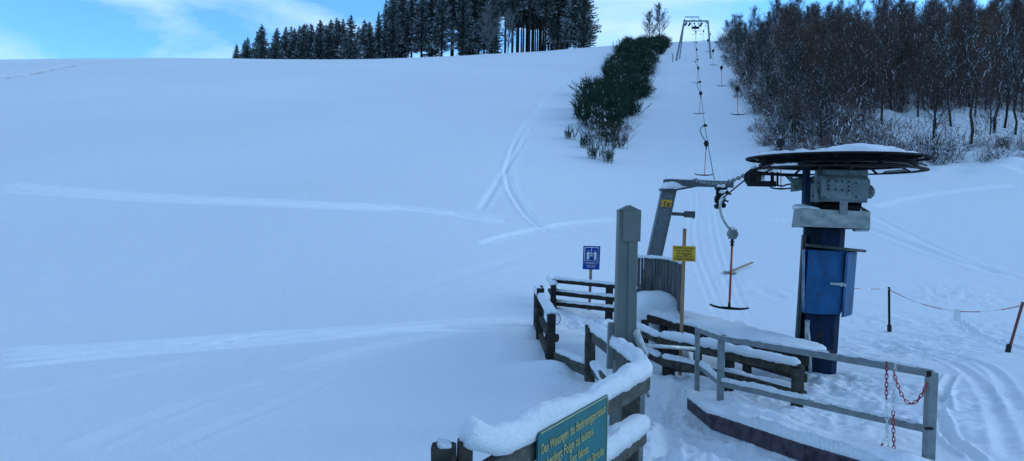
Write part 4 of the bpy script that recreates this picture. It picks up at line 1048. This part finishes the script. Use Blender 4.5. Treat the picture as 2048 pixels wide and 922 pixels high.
gp = MB(); gp.beam(P(1286, 742, 6.75), P(1277, 965, 6.75), .055, .05, up=(0, 1, 0), segs=4, ch=.06)
tag(gp.build('steel_post', M_galv, bevel=.003), 'narrow galvanised post standing against the corner of the near wooden fence', 'post')

# ------------------------------------------------------------------ near wooden fence with teal sign
f1 = empty('wooden_fence', P(1265, 960, 6.2), 'nearest weathered wooden fence under thick snow, turning a corner beside the grey column', 'fence')
RL, RR = P(925, 975, 3.92), P(1289, 765, 6.1)
def wbeam(a, b_, w, hg, name, par, m_=None, segs=14, up=(0, 0, 1), jit=.045):
    mb_ = MB(); mb_.beam(a, b_, w, hg, up=up, segs=segs, jit=jit, ch=.22); return mb_.build(name, m_ or M_wood_grey, par, smooth=False)
wbeam(RL, RR, .10, .145, 'rail', f1)
dn = Vector((0, 0, -.445))
wbeam(RL + dn, RR + dn + Vector((-.02, 0, 0)), .10, .14, 'rail', f1)
def post(px, ty, D, w=.13, name='post', par=f1, depth=None, m_=None, lean=0, extra=0):
    t = P(px, ty, D); zb_ = h(t.x, t.y) - .25; mb_ = MB()
    mb_.beam((t.x + lean, t.y, zb_), t, w, depth or w, up=(0, 1, 0), segs=8, jit=.04, ch=.14); return mb_.build(name, m_ or M_wood, par)
post(1262, 757, 6.22, .14); post(930, 880, 4.05, .085, m_=M_wood); post(888, 891, 4.0, .13)
up_ = Vector((0, 0, .07))
k1 = RL.lerp(RR, .03)
snow_cap('snow_cap', [P(919, 884, 4.0), P(945, 893, 4.05) , RL.lerp(RR, .12) + up_ + Vector((0, 0, .02)), RL.lerp(RR, .5) + up_, RR + up_ + Vector((.0, 0, 0)), P(1276, 722, 6.7), P(1250, 702, 7.35) + Vector((0, 0, .0)), P(1188, 660, 10.4)],
         .135, [.15, .18, .18, .15, .13, .11, .10, .12], f1, droop=.012, endr=.12, step=.022)
snow_cap('snow_cap', [P(868, 890, 4.0), P(909, 890, 4.02)], .13, .025, f1, droop=.006, endr=.03, step=.01)
snow_cap('snow_cap', [RL + dn + up_, RL.lerp(RR, .5) + dn + up_, RR + dn + up_ + Vector((-.02, 0, 0)), P(1278, 850, 6.45)], .15, [.14, .15, .15, .06], f1, droop=.025, step=.025)
r1, r2 = P(1263, 728, 6.9), P(1188, 674, 10.6)
wbeam(r1, r2, .06, .16, 'rail', f1); wbeam(r1 + dn, r2 + dn * 1.02, .06, .14, 'rail', f1)
snow_cap('snow_cap', [P(1224, 765, 8.6) + Vector((0,0,-.1)), r2 + dn + Vector((0, 0, .06))], .12, .06, f1)
post(1181, 651, 10.72, .145)
snow_cap('snow_cap', [P(1176, 651, 10.7), P(1188, 652, 10.66)], .15, .13, f1, droop=.02, endr=.07, step=.015)
# teal sign
ts = empty('teal_sign', P(1145, 880, 5.2), 'teal enamel sign with gold German lettering fixed to the near fence', 'sign')
dirR = (RR - RL).normalized(); dh = Vector((dirR.x, dirR.y, 0)).normalized(); nrm = Vector((dh.y, -dh.x, 0))
def on_plane(px, py, off=.085):
    # where the sight line meets the sign's plane
    o = Vector((0, 0, EYE)); v = (P(px, py, 5) - o); pl0 = RL + nrm * off
    t = (pl0 - o).dot(nrm) / v.dot(nrm); return o + v * t
TLc, TRc = on_plane(1075.5, 868), on_plane(1216, 789)
xd = (TRc - TLc); Wd = xd.length; xd.normalize(); yd = Vector((0, 0, 1)); Hs = .62
b = MB(); cs = .03
prof = [TLc + xd * cs * .3 + yd * -.02, TLc + xd * cs, TRc - xd * cs * .3, TRc - yd * .01, TRc - yd * Hs, TLc - yd * Hs]
b.add([p for p in prof] + [p - nrm * .012 for p in prof], [tuple(range(6)), tuple(range(11, 5, -1))] + [(i, i + 6, (i + 1) % 6 + 6, (i + 1) % 6) for i in range(6)])
sp_ = b.build('panel', M_teal, ts)
b = MB(); q = nrm * .003
for a_, c_ in [(TLc + xd * .03, TRc - xd * .004), (TRc - xd * .01 - yd * .012, TRc - xd * .01 - yd * Hs)]: b.tube([a_ - yd * .006 + q, c_ - yd * .006 + q], .004, 5)
sub(b, 'edging', M_text_gold, sp_)
# the lettering, fitted to where the lines stand on the photo
def line(s, p0, p1, size):
    a_, c_ = on_plane(*p0, off=.0895), on_plane(*p1, off=.0895)
    o = text_mesh('lettering', s, size, a_, c_ - a_, yd, M_text_gold, sp_)
    co = np.empty(len(o.data.vertices) * 3); o.data.vertices.foreach_get('co', co); co = co.reshape(-1, 3)
    e = np.array((c_ - a_).normalized()); base = np.array(a_ - world_loc(sp_)); pr = (co - base) @ e
    k = (c_ - a_).length / pr.max(); co += np.outer(pr * (k - 1), e); o.data.vertices.foreach_set('co', co.ravel()); o.data.update()
line('Den Weisungen des Bedienungspersonals', (1082, 910), (1211, 824), .088)
line('unbedingt Folge zu leisten.', (1082, 942), (1187, 868), .088)
line('Spur fahren.', (1139, 930), (1177, 904), .088)
line('der Strecke', (1171, 934), (1207, 908), .088)

# ------------------------------------------------------------------ gate fence on the left and far rails
f2 = empty('wooden_fence', P(1103, 740, 11.6), 'dark wooden gate fence with log ends at the left of the lift entrance', 'fence')
post(1103, 628, 11.6, .135, par=f2, m_=M_wood_dark); post(1081, 577, 14.0, .14, par=f2, m_=M_wood_dark); post(1072, 573, 15.4, .08, par=f2, m_=M_wood); post(1083, 571, 16.6, .07, par=f2, m_=M_wood)
ra, rb = P(1074, 584, 15.4), P(1103, 632, 11.6)
wbeam(ra, rb, .07, .10, 'rail', f2, M_wood_dark); 
for dz in (.36, .68):
    d_ = Vector((0, 0, -dz)); wbeam(ra + d_, rb + d_, .10, .10, 'rail', f2, M_wood)
snow_cap('snow_cap', [P(1074, 580, 15.4), P(1080, 588, 14.5), P(1103, 627, 11.55)], .17, .09, f2, droop=.02)
for py in (676, 712, 727): 
    b = MB(); c_ = P(1107, py, 11.62); b.tube([c_ + Vector((-.1, .1, 0)), c_ + Vector((.06, -.0, 0))], .065, 12); b.build('log_end', M_wood_dark, f2)
b = MB(); c_ = P(1113, 638, 11.6); b.tube([c_ + Vector((math.cos(a) * .06, 0, math.sin(a) * .085)) for a in np.linspace(-1.7, 1.9, 12)], .006, 6); b.build('hoop', M_black, f2)
f2b = empty('gate_rail', P(1140, 725, 11.2), 'single low snowy plank bridging the gap between gate post and next fence post', 'rail')
wbeam(P(1106, 712, 11.6), P(1176, 742, 10.75), .05, .17, 'plank', f2b)
snow_cap('snow_cap', [P(1112, 702, 11.55), P(1172, 727, 10.8)], .09, .06, f2b, droop=.01)
f3 = empty('wooden_fence', P(1170, 620, 17.0), 'far three-rail dark wooden fence with thin snow behind the blue sign', 'fence')
for ya, yb in [(561.5, 574), (585, 599), (606, 620)]:
    a_, c_ = P(1106, ya, 17.6), P(1236, yb, 16.4); wbeam(a_, c_, .07, .085 if ya < 570 else .11, 'rail', f3, M_wood_dark)
    snow_cap('snow_cap', [a_ + Vector((0, 0, .05)), c_ + Vector((0, 0, .05))], .10, .055, f3, droop=.01, step=.05)
post(1219, 574, 16.7, .16, par=f3, m_=M_wood_dark); post(1107, 570, 17.4, .13, par=f3, m_=M_wood_dark)
for ya, yb in [(560, 578), (580, 600), (600, 616)]:
    wbeam(P(1099, ya, 18.4), P(1110, yb, 17.2), .08, .09, 'rail', f3, M_wood_dark)
snow_cap('snow_cap', [P(1098, 557, 18.5), P(1109, 570, 17.3)], .16, .10, f3)

# ------------------------------------------------------------------ blue sign
bs = empty('blue_sign', G(1179, 620), 'blue pictogram sign of two skiers sharing a T-bar, on a thin wooden post', 'sign')
gb = G(1179, 620); DB = gb.y
b = MB(); b.beam(P(1178.5, 622, DB), P(1183, 500, DB + .0), .065, .03, up=(0, 1, 0), segs=6, jit=.05); b.build('post', M_lath, bs)
q = [P(1166.8, 491.5, DB - .05), P(1201, 492.5, DB - .05), P(1198.8, 539.5, DB - .05), P(1165.2, 538.5, DB - .05)]
b = MB(); b.hexa(q, (0, .012, 0)); bp_ = b.build('panel', M_sign_blue, bs)
def sgn(u, v): # u,v in 0..1 on the blue panel, v down
    a_ = q[0].lerp(q[1], u); c_ = q[3].lerp(q[2], u); return a_.lerp(c_, v) + Vector((0, -.006, 0))
b = MB(); wl = .009
def stroke(pts_, r): b.tube([sgn(*p) for p in pts_], r, 5)
stroke([(.09, .06), (.88, .06), (.88, .63), (.09, .63), (.09, .06)], .0085)
stroke([(.485, .06), (.485, .42)], .007); stroke([(.38, .42), (.60, .42)], .009)
for cx, s_ in ((.30, 1), (.70, -1)):
    stroke([(cx, .20), (cx, .215)], .022)
    stroke([(cx - .01 * s_, .26), (cx, .38)], .026)
    stroke([(cx - .02, .38), (cx - .035, .58)], .012); stroke([(cx + .03, .38), (cx + .035, .58)], .012)
    stroke([(cx + .03 * s_, .27), (cx + .17 * s_, .35)], .010); stroke([(cx - .05 * s_, .27), (cx - .08 * s_, .40)], .009); stroke([(cx - .08 * s_, .42), (cx - .11 * s_, .56)], .004)
sub(b, 'pictogram', M_sign_white, bp_)
xdir = (q[1] - q[0])
text_mesh('lettering', 'Der Doppelbügel ist immer', .034, sgn(.5, .72), xdir, (0, 0, 1), M_sign_white, bp_, 'CENTER')
text_mesh('lettering', 'zu zweit benutzen', .034, sgn(.5, .77), xdir, (0, 0, 1), M_sign_white, bp_, 'CENTER')
text_mesh('lettering', 'Always use the', .034, sgn(.5, .86), xdir, (0, 0, 1), M_sign_white, bp_, 'CENTER')
text_mesh('lettering', 'T-bar in pairs', .034, sgn(.5, .91), xdir, (0, 0, 1), M_sign_white, bp_, 'CENTER')

# ------------------------------------------------------------------ yellow sign
DY = 11.7
ys_ = empty('yellow_sign', P(1360, 757, DY), 'yellow notice with dark German lettering on a tall thin wooden lath', 'sign')
b = MB(); b.beam(P(1359.5, 762, DY), P(1369.5, 457, DY), .052, .03, up=(0, 1, 0), segs=8, jit=.04); b.build('post', M_lath, ys_)
q2 = [P(1345.5, 491, DY - .03), P(1391.5, 492.5, DY - .03), P(1391, 523.5, DY - .03), P(1345, 522, DY - .03)]
b = MB(); b.hexa(q2, (0, .008, 0)); yp = b.build('panel', M_yellow, ys_)
for i, s_ in enumerate(['Drehkreuz bitte', 'erst berühren', 'und betreten,', 'wenn LED zur', 'Freigabe leuchtet']):
    c_ = q2[0].lerp(q2[1], .5).lerp(q2[3].lerp(q2[2], .5), .19 + i * .178) + Vector((0, -.004, 0))
    text_mesh('lettering', s_, .050, c_, q2[1] - q2[0], (0, 0, 1), M_text_dark, yp, 'CENTER', sx=.92, extr=.0008)

# ------------------------------------------------------------------ lane fence (two rails) in the middle
f4 = empty('wooden_fence', P(1596, 835, 8.95), 'mossy two-rail wooden fence under snow running along the lift lane behind the metal railing', 'fence')
def fr(pa, pb, w=.07, hg=.13, m_=M_wood): return wbeam(pa, pb, w, hg, 'rail', f4, m_, jit=.05)
fr(P(1322, 681, 11.3), P(1606, 741, 8.95), hg=.135); fr(P(1266, 658, 12.4), P(1324, 682, 11.35), hg=.12)
fr(P(1322, 722, 11.2), P(1610, 792, 8.9), hg=.125); fr(P(1262, 690, 12.4), P(1324, 723, 11.3), hg=.12)
fr(P(1262, 652, 12.8), P(1326, 668, 12.2), hg=.09, m_=M_wood_dark)
fr(P(1330, 735, 11.6), P(1400, 740, 11.0), hg=.10)
snow_cap('snow_cap', [P(1322, 671, 11.3), P(1450, 698, 10.1), P(1600, 729, 8.97)], .13, [.09, .10, .08], f4, droop=.03, step=.025)
snow_cap('snow_cap', [P(1266, 650, 12.4), P(1320, 673, 11.4)], .12, .08, f4, droop=.02, step=.025)
snow_cap('snow_cap', [P(1325, 713, 11.2), P(1420, 736, 10.4)], .12, .06, f4, droop=.02, step=.025)
snow_cap('snow_cap', [P(1266, 683, 12.35), P(1320, 713, 11.35)], .12, .06, f4, droop=.02, step=.025)
snow_cap('snow_cap', [P(1440, 742, 10.3), P(1600, 781, 9.0)], .12, .07, f4, droop=.02, step=.025)
post(1338, 694, 11.42, .17, par=f4, m_=M_wood_dark); post(1596, 737, 8.99, .125, par=f4); post(1290, 640, 12.7, .12, par=f4, m_=M_wood_dark); post(1460, 712, 10.2, .11, par=f4, m_=M_wood_dark)
f5 = empty('wooden_barrier', P(1440, 720, 11.6), 'long low wooden platform edge carrying one deep cushion of snow, behind the two-rail fence', 'barrier')
Q = [P(1262, 628, 13.6), P(1330, 645, 12.9), P(1400, 664, 12.1), P(1500, 692, 11.2), P(1616, 722, 10.2)]
for a_, c_ in zip(Q[:-1], Q[1:]):
    wbeam(a_, c_, .05, .13, 'edge_board', f5, M_wood_dark, segs=6); wbeam(a_ + Vector((0, .04, -.25)), c_ + Vector((0, .04, -.25)), .04, .12, 'edge_board', f5, M_wood_dark, segs=6)
for a_ in (Q[0], Q[1], Q[2], Q[3], Q[4] + Vector((-.1, 0, 0))):
    b = MB(); zb_ = h(a_.x, a_.y) - .2; b.beam((a_.x, a_.y + .12, zb_), (a_.x, a_.y + .12, a_.z), .12, .12, up=(0, 1, 0), segs=4, jit=.04); b.build('post', M_wood_dark, f5)
off = Vector((.25, .36, .055))
snow_cap('snow_cap', [a_ + off for a_ in Q], .80, [.14, .13, .12, .12, .10], f5, droop=.03, endr=.35, step=.04, rough=.8)
b = MB()
for a_, c_ in zip(Q[:-1], Q[1:]):
    o2 = Vector((.25, .36, .045)); b.beam(a_ + o2, c_ + o2, .72, .03, segs=2)
b.build('deck', M_wood_dark, f5)
# grey curved plank wall
wl_ = empty('plank_wall', P(1330, 620, 14.3), 'grey curved wall of upright weathered planks in front of the leaning tower foot', 'wall')
kp = [(1255, 14.2), (1275, 14.3), (1300, 14.25), (1322, 14.1), (1340, 13.8), (1354, 13.4), (1362, 13.0), (1365, 12.5)]
pp = []
for i in range(len(kp) - 1):
    for t in range(4):
        t_ = t / 4; px = kp[i][0] * (1 - t_) + kp[i + 1][0] * t_; D = kp[i][1] * (1 - t_) + kp[i + 1][1] * t_; a_ = P(px, 520, D); pp.append(Vector((a_.x, a_.y, 0)))
pp.append(Vector((P(1365, 520, 12.5).x, 12.5, 0)))
ztop = P(1300, 515, 14.25).z; b = MB(); random.seed(5)
for a_, c_ in zip(pp[:-1], pp[1:]):
    d_ = (c_ - a_); L_ = d_.length; d_.normalize(); n2 = Vector((-d_.y, d_.x, 0)); j = random.uniform(-.012, .012); zt_ = ztop + random.uniform(-.02, .015)
    f4_ = [a_ + d_ * .004, c_ - d_ * .004]
    vs = [f4_[0] + n2 * j, f4_[1] + n2 * j, f4_[1] + n2 * (j + .035), f4_[0] + n2 * (j + .035)]
    b.prism([(v.x, v.y) for v in vs], .0, zt_)
b.build('planks', M_plank, wl_)
snow_cap('snow_cap', [Vector((p.x, p.y, ztop)) for p in pp[::3]], .10, .05, wl_, droop=.015, step=.04)
# snow heaped in front of the wall
vs = []; fs = []; ns = 24
zm = P(1310, 584, 13.6).z
cx_, cy_ = P(1309, 600, 13.72).x, 13.72
for i in range(ns + 1):
    for j in range(ns + 1):
        a_, c_ = i / ns * 2 - 1, j / ns * 2 - 1; e = (1 - abs(a_) ** 3.2) * (1 - abs(c_) ** 3.2)
        e = max(0, e) ** .2
        vs.append((cx_ + a_ * .47 + .0, cy_ + c_ * .52, 0.2 + (zm - .2) * e + .02 * mnoise.noise(Vector((a_ * 2, c_ * 2, 0)))))
for i in range(ns):
    for j in range(ns): k = i * (ns + 1) + j; fs.append((k, k + ns + 1, k + ns + 2, k + 1))
b = MB(); b.add(vs, fs); b.build('snow_heap', M_snow_cap, wl_, smooth=True)

# ------------------------------------------------------------------ metal railing, kick board, chains
mr = empty('metal_railing', P(1862, 948, 6.6), 'galvanised square-tube railing with two rails in the right foreground', 'railing')
tA, tB, tC = P(1395, 659, 10.0), P(1443, 677, 9.2), P(1864, 747, 6.6)
mA, mB_, mC = P(1399, 733, 10.0), P(1441, 767, 9.2), P(1857, 859, 6.6)
def mbeam(a, b_, w, hg, name, up=(0, 0, 1)):
    mb_ = MB(); mb_.beam(a, b_, w, hg, up=up, segs=4, ch=.08); return mb_.build(name, M_galv, mr, bevel=.003)
mbeam(tA, tB, .055, .06, 'top_rail'); mbeam(tB, tC, .055, .065, 'top_rail'); mbeam(mA, mB_, .04, .06, 'middle_rail'); mbeam(mB_, mC, .04, .065, 'middle_rail')
for t_, bx_, w_ in [(tA, (1394, 790), .06), (tB, (1440, 818), .075), (tC, (1854, 990), .085)]:
    bt2 = P(bx_[0], bx_[1], t_.y); t2 = Vector(t_) + Vector((0, .005, .035 if w_ < .08 else .01)); t2 = Vector((t2.x, t2.y + .0, t2.z)); mbeam(bt2, t2, w_, w_, 'post', up=(0, 1, 0))
b = MB(); b.hexa([P(1853, 742, 6.55), P(1862, 741, 6.55), P(1862, 752, 6.55), P(1853, 754, 6.55)], (0, -.01, 0)); b.tube([P(1866, 857, 6.55), P(1850, 857, 6.55)], .012, 6); b.build('bracket', M_rusty, mr)
snow_cap('snow_cap', [tA + Vector((0, .01, .03)), tB + Vector((0, .01, .032))], .05, .02, mr, droop=.0, step=.02)
for t0, t1, th in [(.02, .36, .018), (.38, .60, .012), (.62, .96, .012)]:
    snow_cap('snow_cap', [tB.lerp(tC, t0) + Vector((0, .012, .033)), tB.lerp(tC, t1) + Vector((0, .012, .033))], .045, th, mr, droop=0, step=.02)
for t0, t1, th in [(.0, .52, .055), (.53, .62, .03), (.64, .97, .015)]:
    snow_cap('snow_cap', [mB_.lerp(mC, t0) + Vector((0, .015, .03)), mB_.lerp(mC, t1) + Vector((0, .015, .03))], .06, th, mr, droop=.0, step=.02)
snow_cap('snow_cap', [mA + Vector((0, .01, .03)), mB_ + Vector((0, .01, .03))], .05, .07, mr, droop=0)
kb = empty('kick_board', (BOARD[1][0], BOARD[1][1], .1), 'purple-brown edging board with snow banked behind it along the trodden path', 'board')
kz = [P(1378, 793, 9.5), P(1426, 830, 8.3), P(1614, 892, 6.95), P(1740, 929, 6.45)]
for a_, c_ in zip(kz[:-1], kz[1:]):
    d_ = Vector((0, 0, -.08)); wbeam(a_ + d_, c_ + d_, .045, .17, 'board', kb, M_wood_red, segs=16, jit=.02)
snow_cap('snow_cap', [a_ + Vector((.07, .10, -.02)) for a_ in kz], .19, .05, kb, droop=.0, step=.03)

random.seed(8)

CH = [P(1773.5, 724, 6.82), P(1773, 760, 6.80), P(1772.5, 800, 6.8), P(1774, 845, 6.78), P(1773.5, 865, 6.77), P(1766, 885, 6.75), P(1758, 902, 6.73)]
b = MB(); chain(b, CH, .048, .024, .0045, lambda t: 0 if t < .42 or t > .93 else 1)
tag(b.build('plastic_chain', [M_chain_red, M_chain_white]), 'left plastic chain hanging over the railing, red above and white below', 'chain')
CH2 = [P(1791, 729, 6.76), P(1789, 745, 6.74), P(1787.5, 790, 6.74), P(1786.5, 830, 6.72), P(1787, 870, 6.70), P(1789, 925, 6.68), P(1790, 960, 6.68)]
b = MB(); chain(b, CH2, .048, .024, .0045, lambda t: 1 if t < .40 else 0)
tag(b.build('plastic_chain', [M_chain_red, M_chain_white]), 'right plastic chain hanging over the railing, white above and red below', 'chain')
A, B_ = P(1787, 742, 6.73), P(1855, 765, 6.55)
pts = []
for t in range(15):
    t_ = t / 14; p = A.lerp(B_, t_); p.z -= .24 * 4 * t_ * (1 - t_) + .0; pts.append(p)
b = MB(); chain(b, pts, .048, .024, .0045)
tag(b.build('plastic_chain', [M_chain_red]), 'red plastic chain looped in a sag up to the railing end post', 'chain')
CH3 = [P(1774, 850, 6.77), P(1775, 875, 6.76), P(1778, 900, 6.74)]
b = MB(); chain(b, CH3, .045, .022, .004); tag(b.build('plastic_chain', [M_chain_white]), 'short white plastic chain end holding the white sheet under the railing', 'chain')
b = MB(); n_ = 10; vs = []; fs = []
cr = [P(1735, 925, 6.75), P(1778, 897, 6.74), P(1790, 925, 6.74), P(1780, 985, 6.74), P(1725, 985, 6.75)]
cc = sum(cr, Vector()) / 5
vs = [cc + Vector((0, -.03, 0))] + cr + [cc + Vector((0, .0, 0))] + [p + Vector((0, .012, 0)) for p in cr]
fs = [(0, 1 + i, 1 + (i + 1) % 5) for i in range(5)] + [(6, 7 + (i + 1) % 5, 7 + i) for i in range(5)] + [(1 + i, 7 + i, 7 + (i + 1) % 5, 1 + (i + 1) % 5) for i in range(5)]
b.add(vs, fs); tag(b.build('white_sheet', M_white), 'corner of a white notice sheet hanging from the chain at the bottom edge', 'sheet')

# ------------------------------------------------------------------ chain barrier on the right
def bar_post(px, py0, py1, tx, lab, m_=M_black):
    g = G(px, py1); D = g.y
    e = empty('barrier_post', g, lab, 'post', 'posts of the chain barrier')
    t = P(tx, py0, D); b = MB(); b.tube([g + Vector((0, 0, -.1)), t], .026, 8); b.build('pole', m_, e)
    b = MB(); b.tube([g + Vector((0, 0, -.1)), g.lerp(t, .14)], .048, 8); b.tube([g.lerp(t, .12), g.lerp(t, .16)], [.055, .03], 8); b.build('foot_sleeve', M_rubber, e)
    return t
t1 = bar_post(1779, 574, 663, 1778, 'upright dark barrier post on the snow right of the blue cabinet')
t2 = bar_post(2014, 604, 704, 2046, 'leaning red-brown barrier post at the right border', mat('redbrown_pole', (0.16, 0.05, 0.04), .6))
b = MB()
def tape(a, c_, sag, n, ph):
    for i in range(n):
        u0, u1 = i / n, (i + 1) / n
        f_ = lambda u: a.lerp(c_, u) - Vector((0, 0, sag * 4 * u * (1 - u)))
        b.tube([f_(u0), f_((u0 + u1) / 2), f_(u1)], .008, 5, 0 if (i + ph) % 2 else 1)
tape(t1 + Vector((0, 0, -.05)), t2 + Vector((0, 0, -.06)), .28, 7, 0)
c0 = P(1700, 577, t1.y - 1.5); tape(c0, t1 + Vector((0, 0, -.05)), .0, 4, 0)
tape(t2 + Vector((0, 0, -.06)), t2 + Vector((1.6, -.4, .1)), .05, 3, 1)
tag(b.build('barrier_chain', [M_chain_white, M_chain_red]), 'thin red and white barrier chain strung between the posts on the right', 'chain')
D = t1.y + (t2.y - t1.y) * .55; a_ = P(1915, 618, D)
b = MB(); b.hexa([P(1908, 618, D), P(1922, 619, D), P(1921.5, 643, D), P(1907, 642.5, D)], (0, .006, 0)); tag(b.build('paper_notice', M_sign_white), 'small blank white paper hanging from the barrier chain', 'paper')

# ------------------------------------------------------------------ plank lying in the snow beside the track
a_, c_ = G(1452, 549), G(1505, 531); b = MB(); b.beam(a_ + Vector((0, 0, .04)), c_ + Vector((0, 0, .10)), .06, .04, segs=5, jit=.05)
tag(b.build('plank', M_lath), 'loose wooden plank lying aslant in the snow behind the nearest T-bar', 'plank')
a_, c_ = G(1447, 545), G(1474, 548); b = MB(); b.beam(a_ + Vector((0, 0, .03)), c_ + Vector((0, 0, .05)), .22, .04, segs=4, jit=.06)
tag(b.build('board', mat('pale_board', (.45, .42, .36), .8)), 'short pale board half sunk in the snow under the loose plank', 'board')
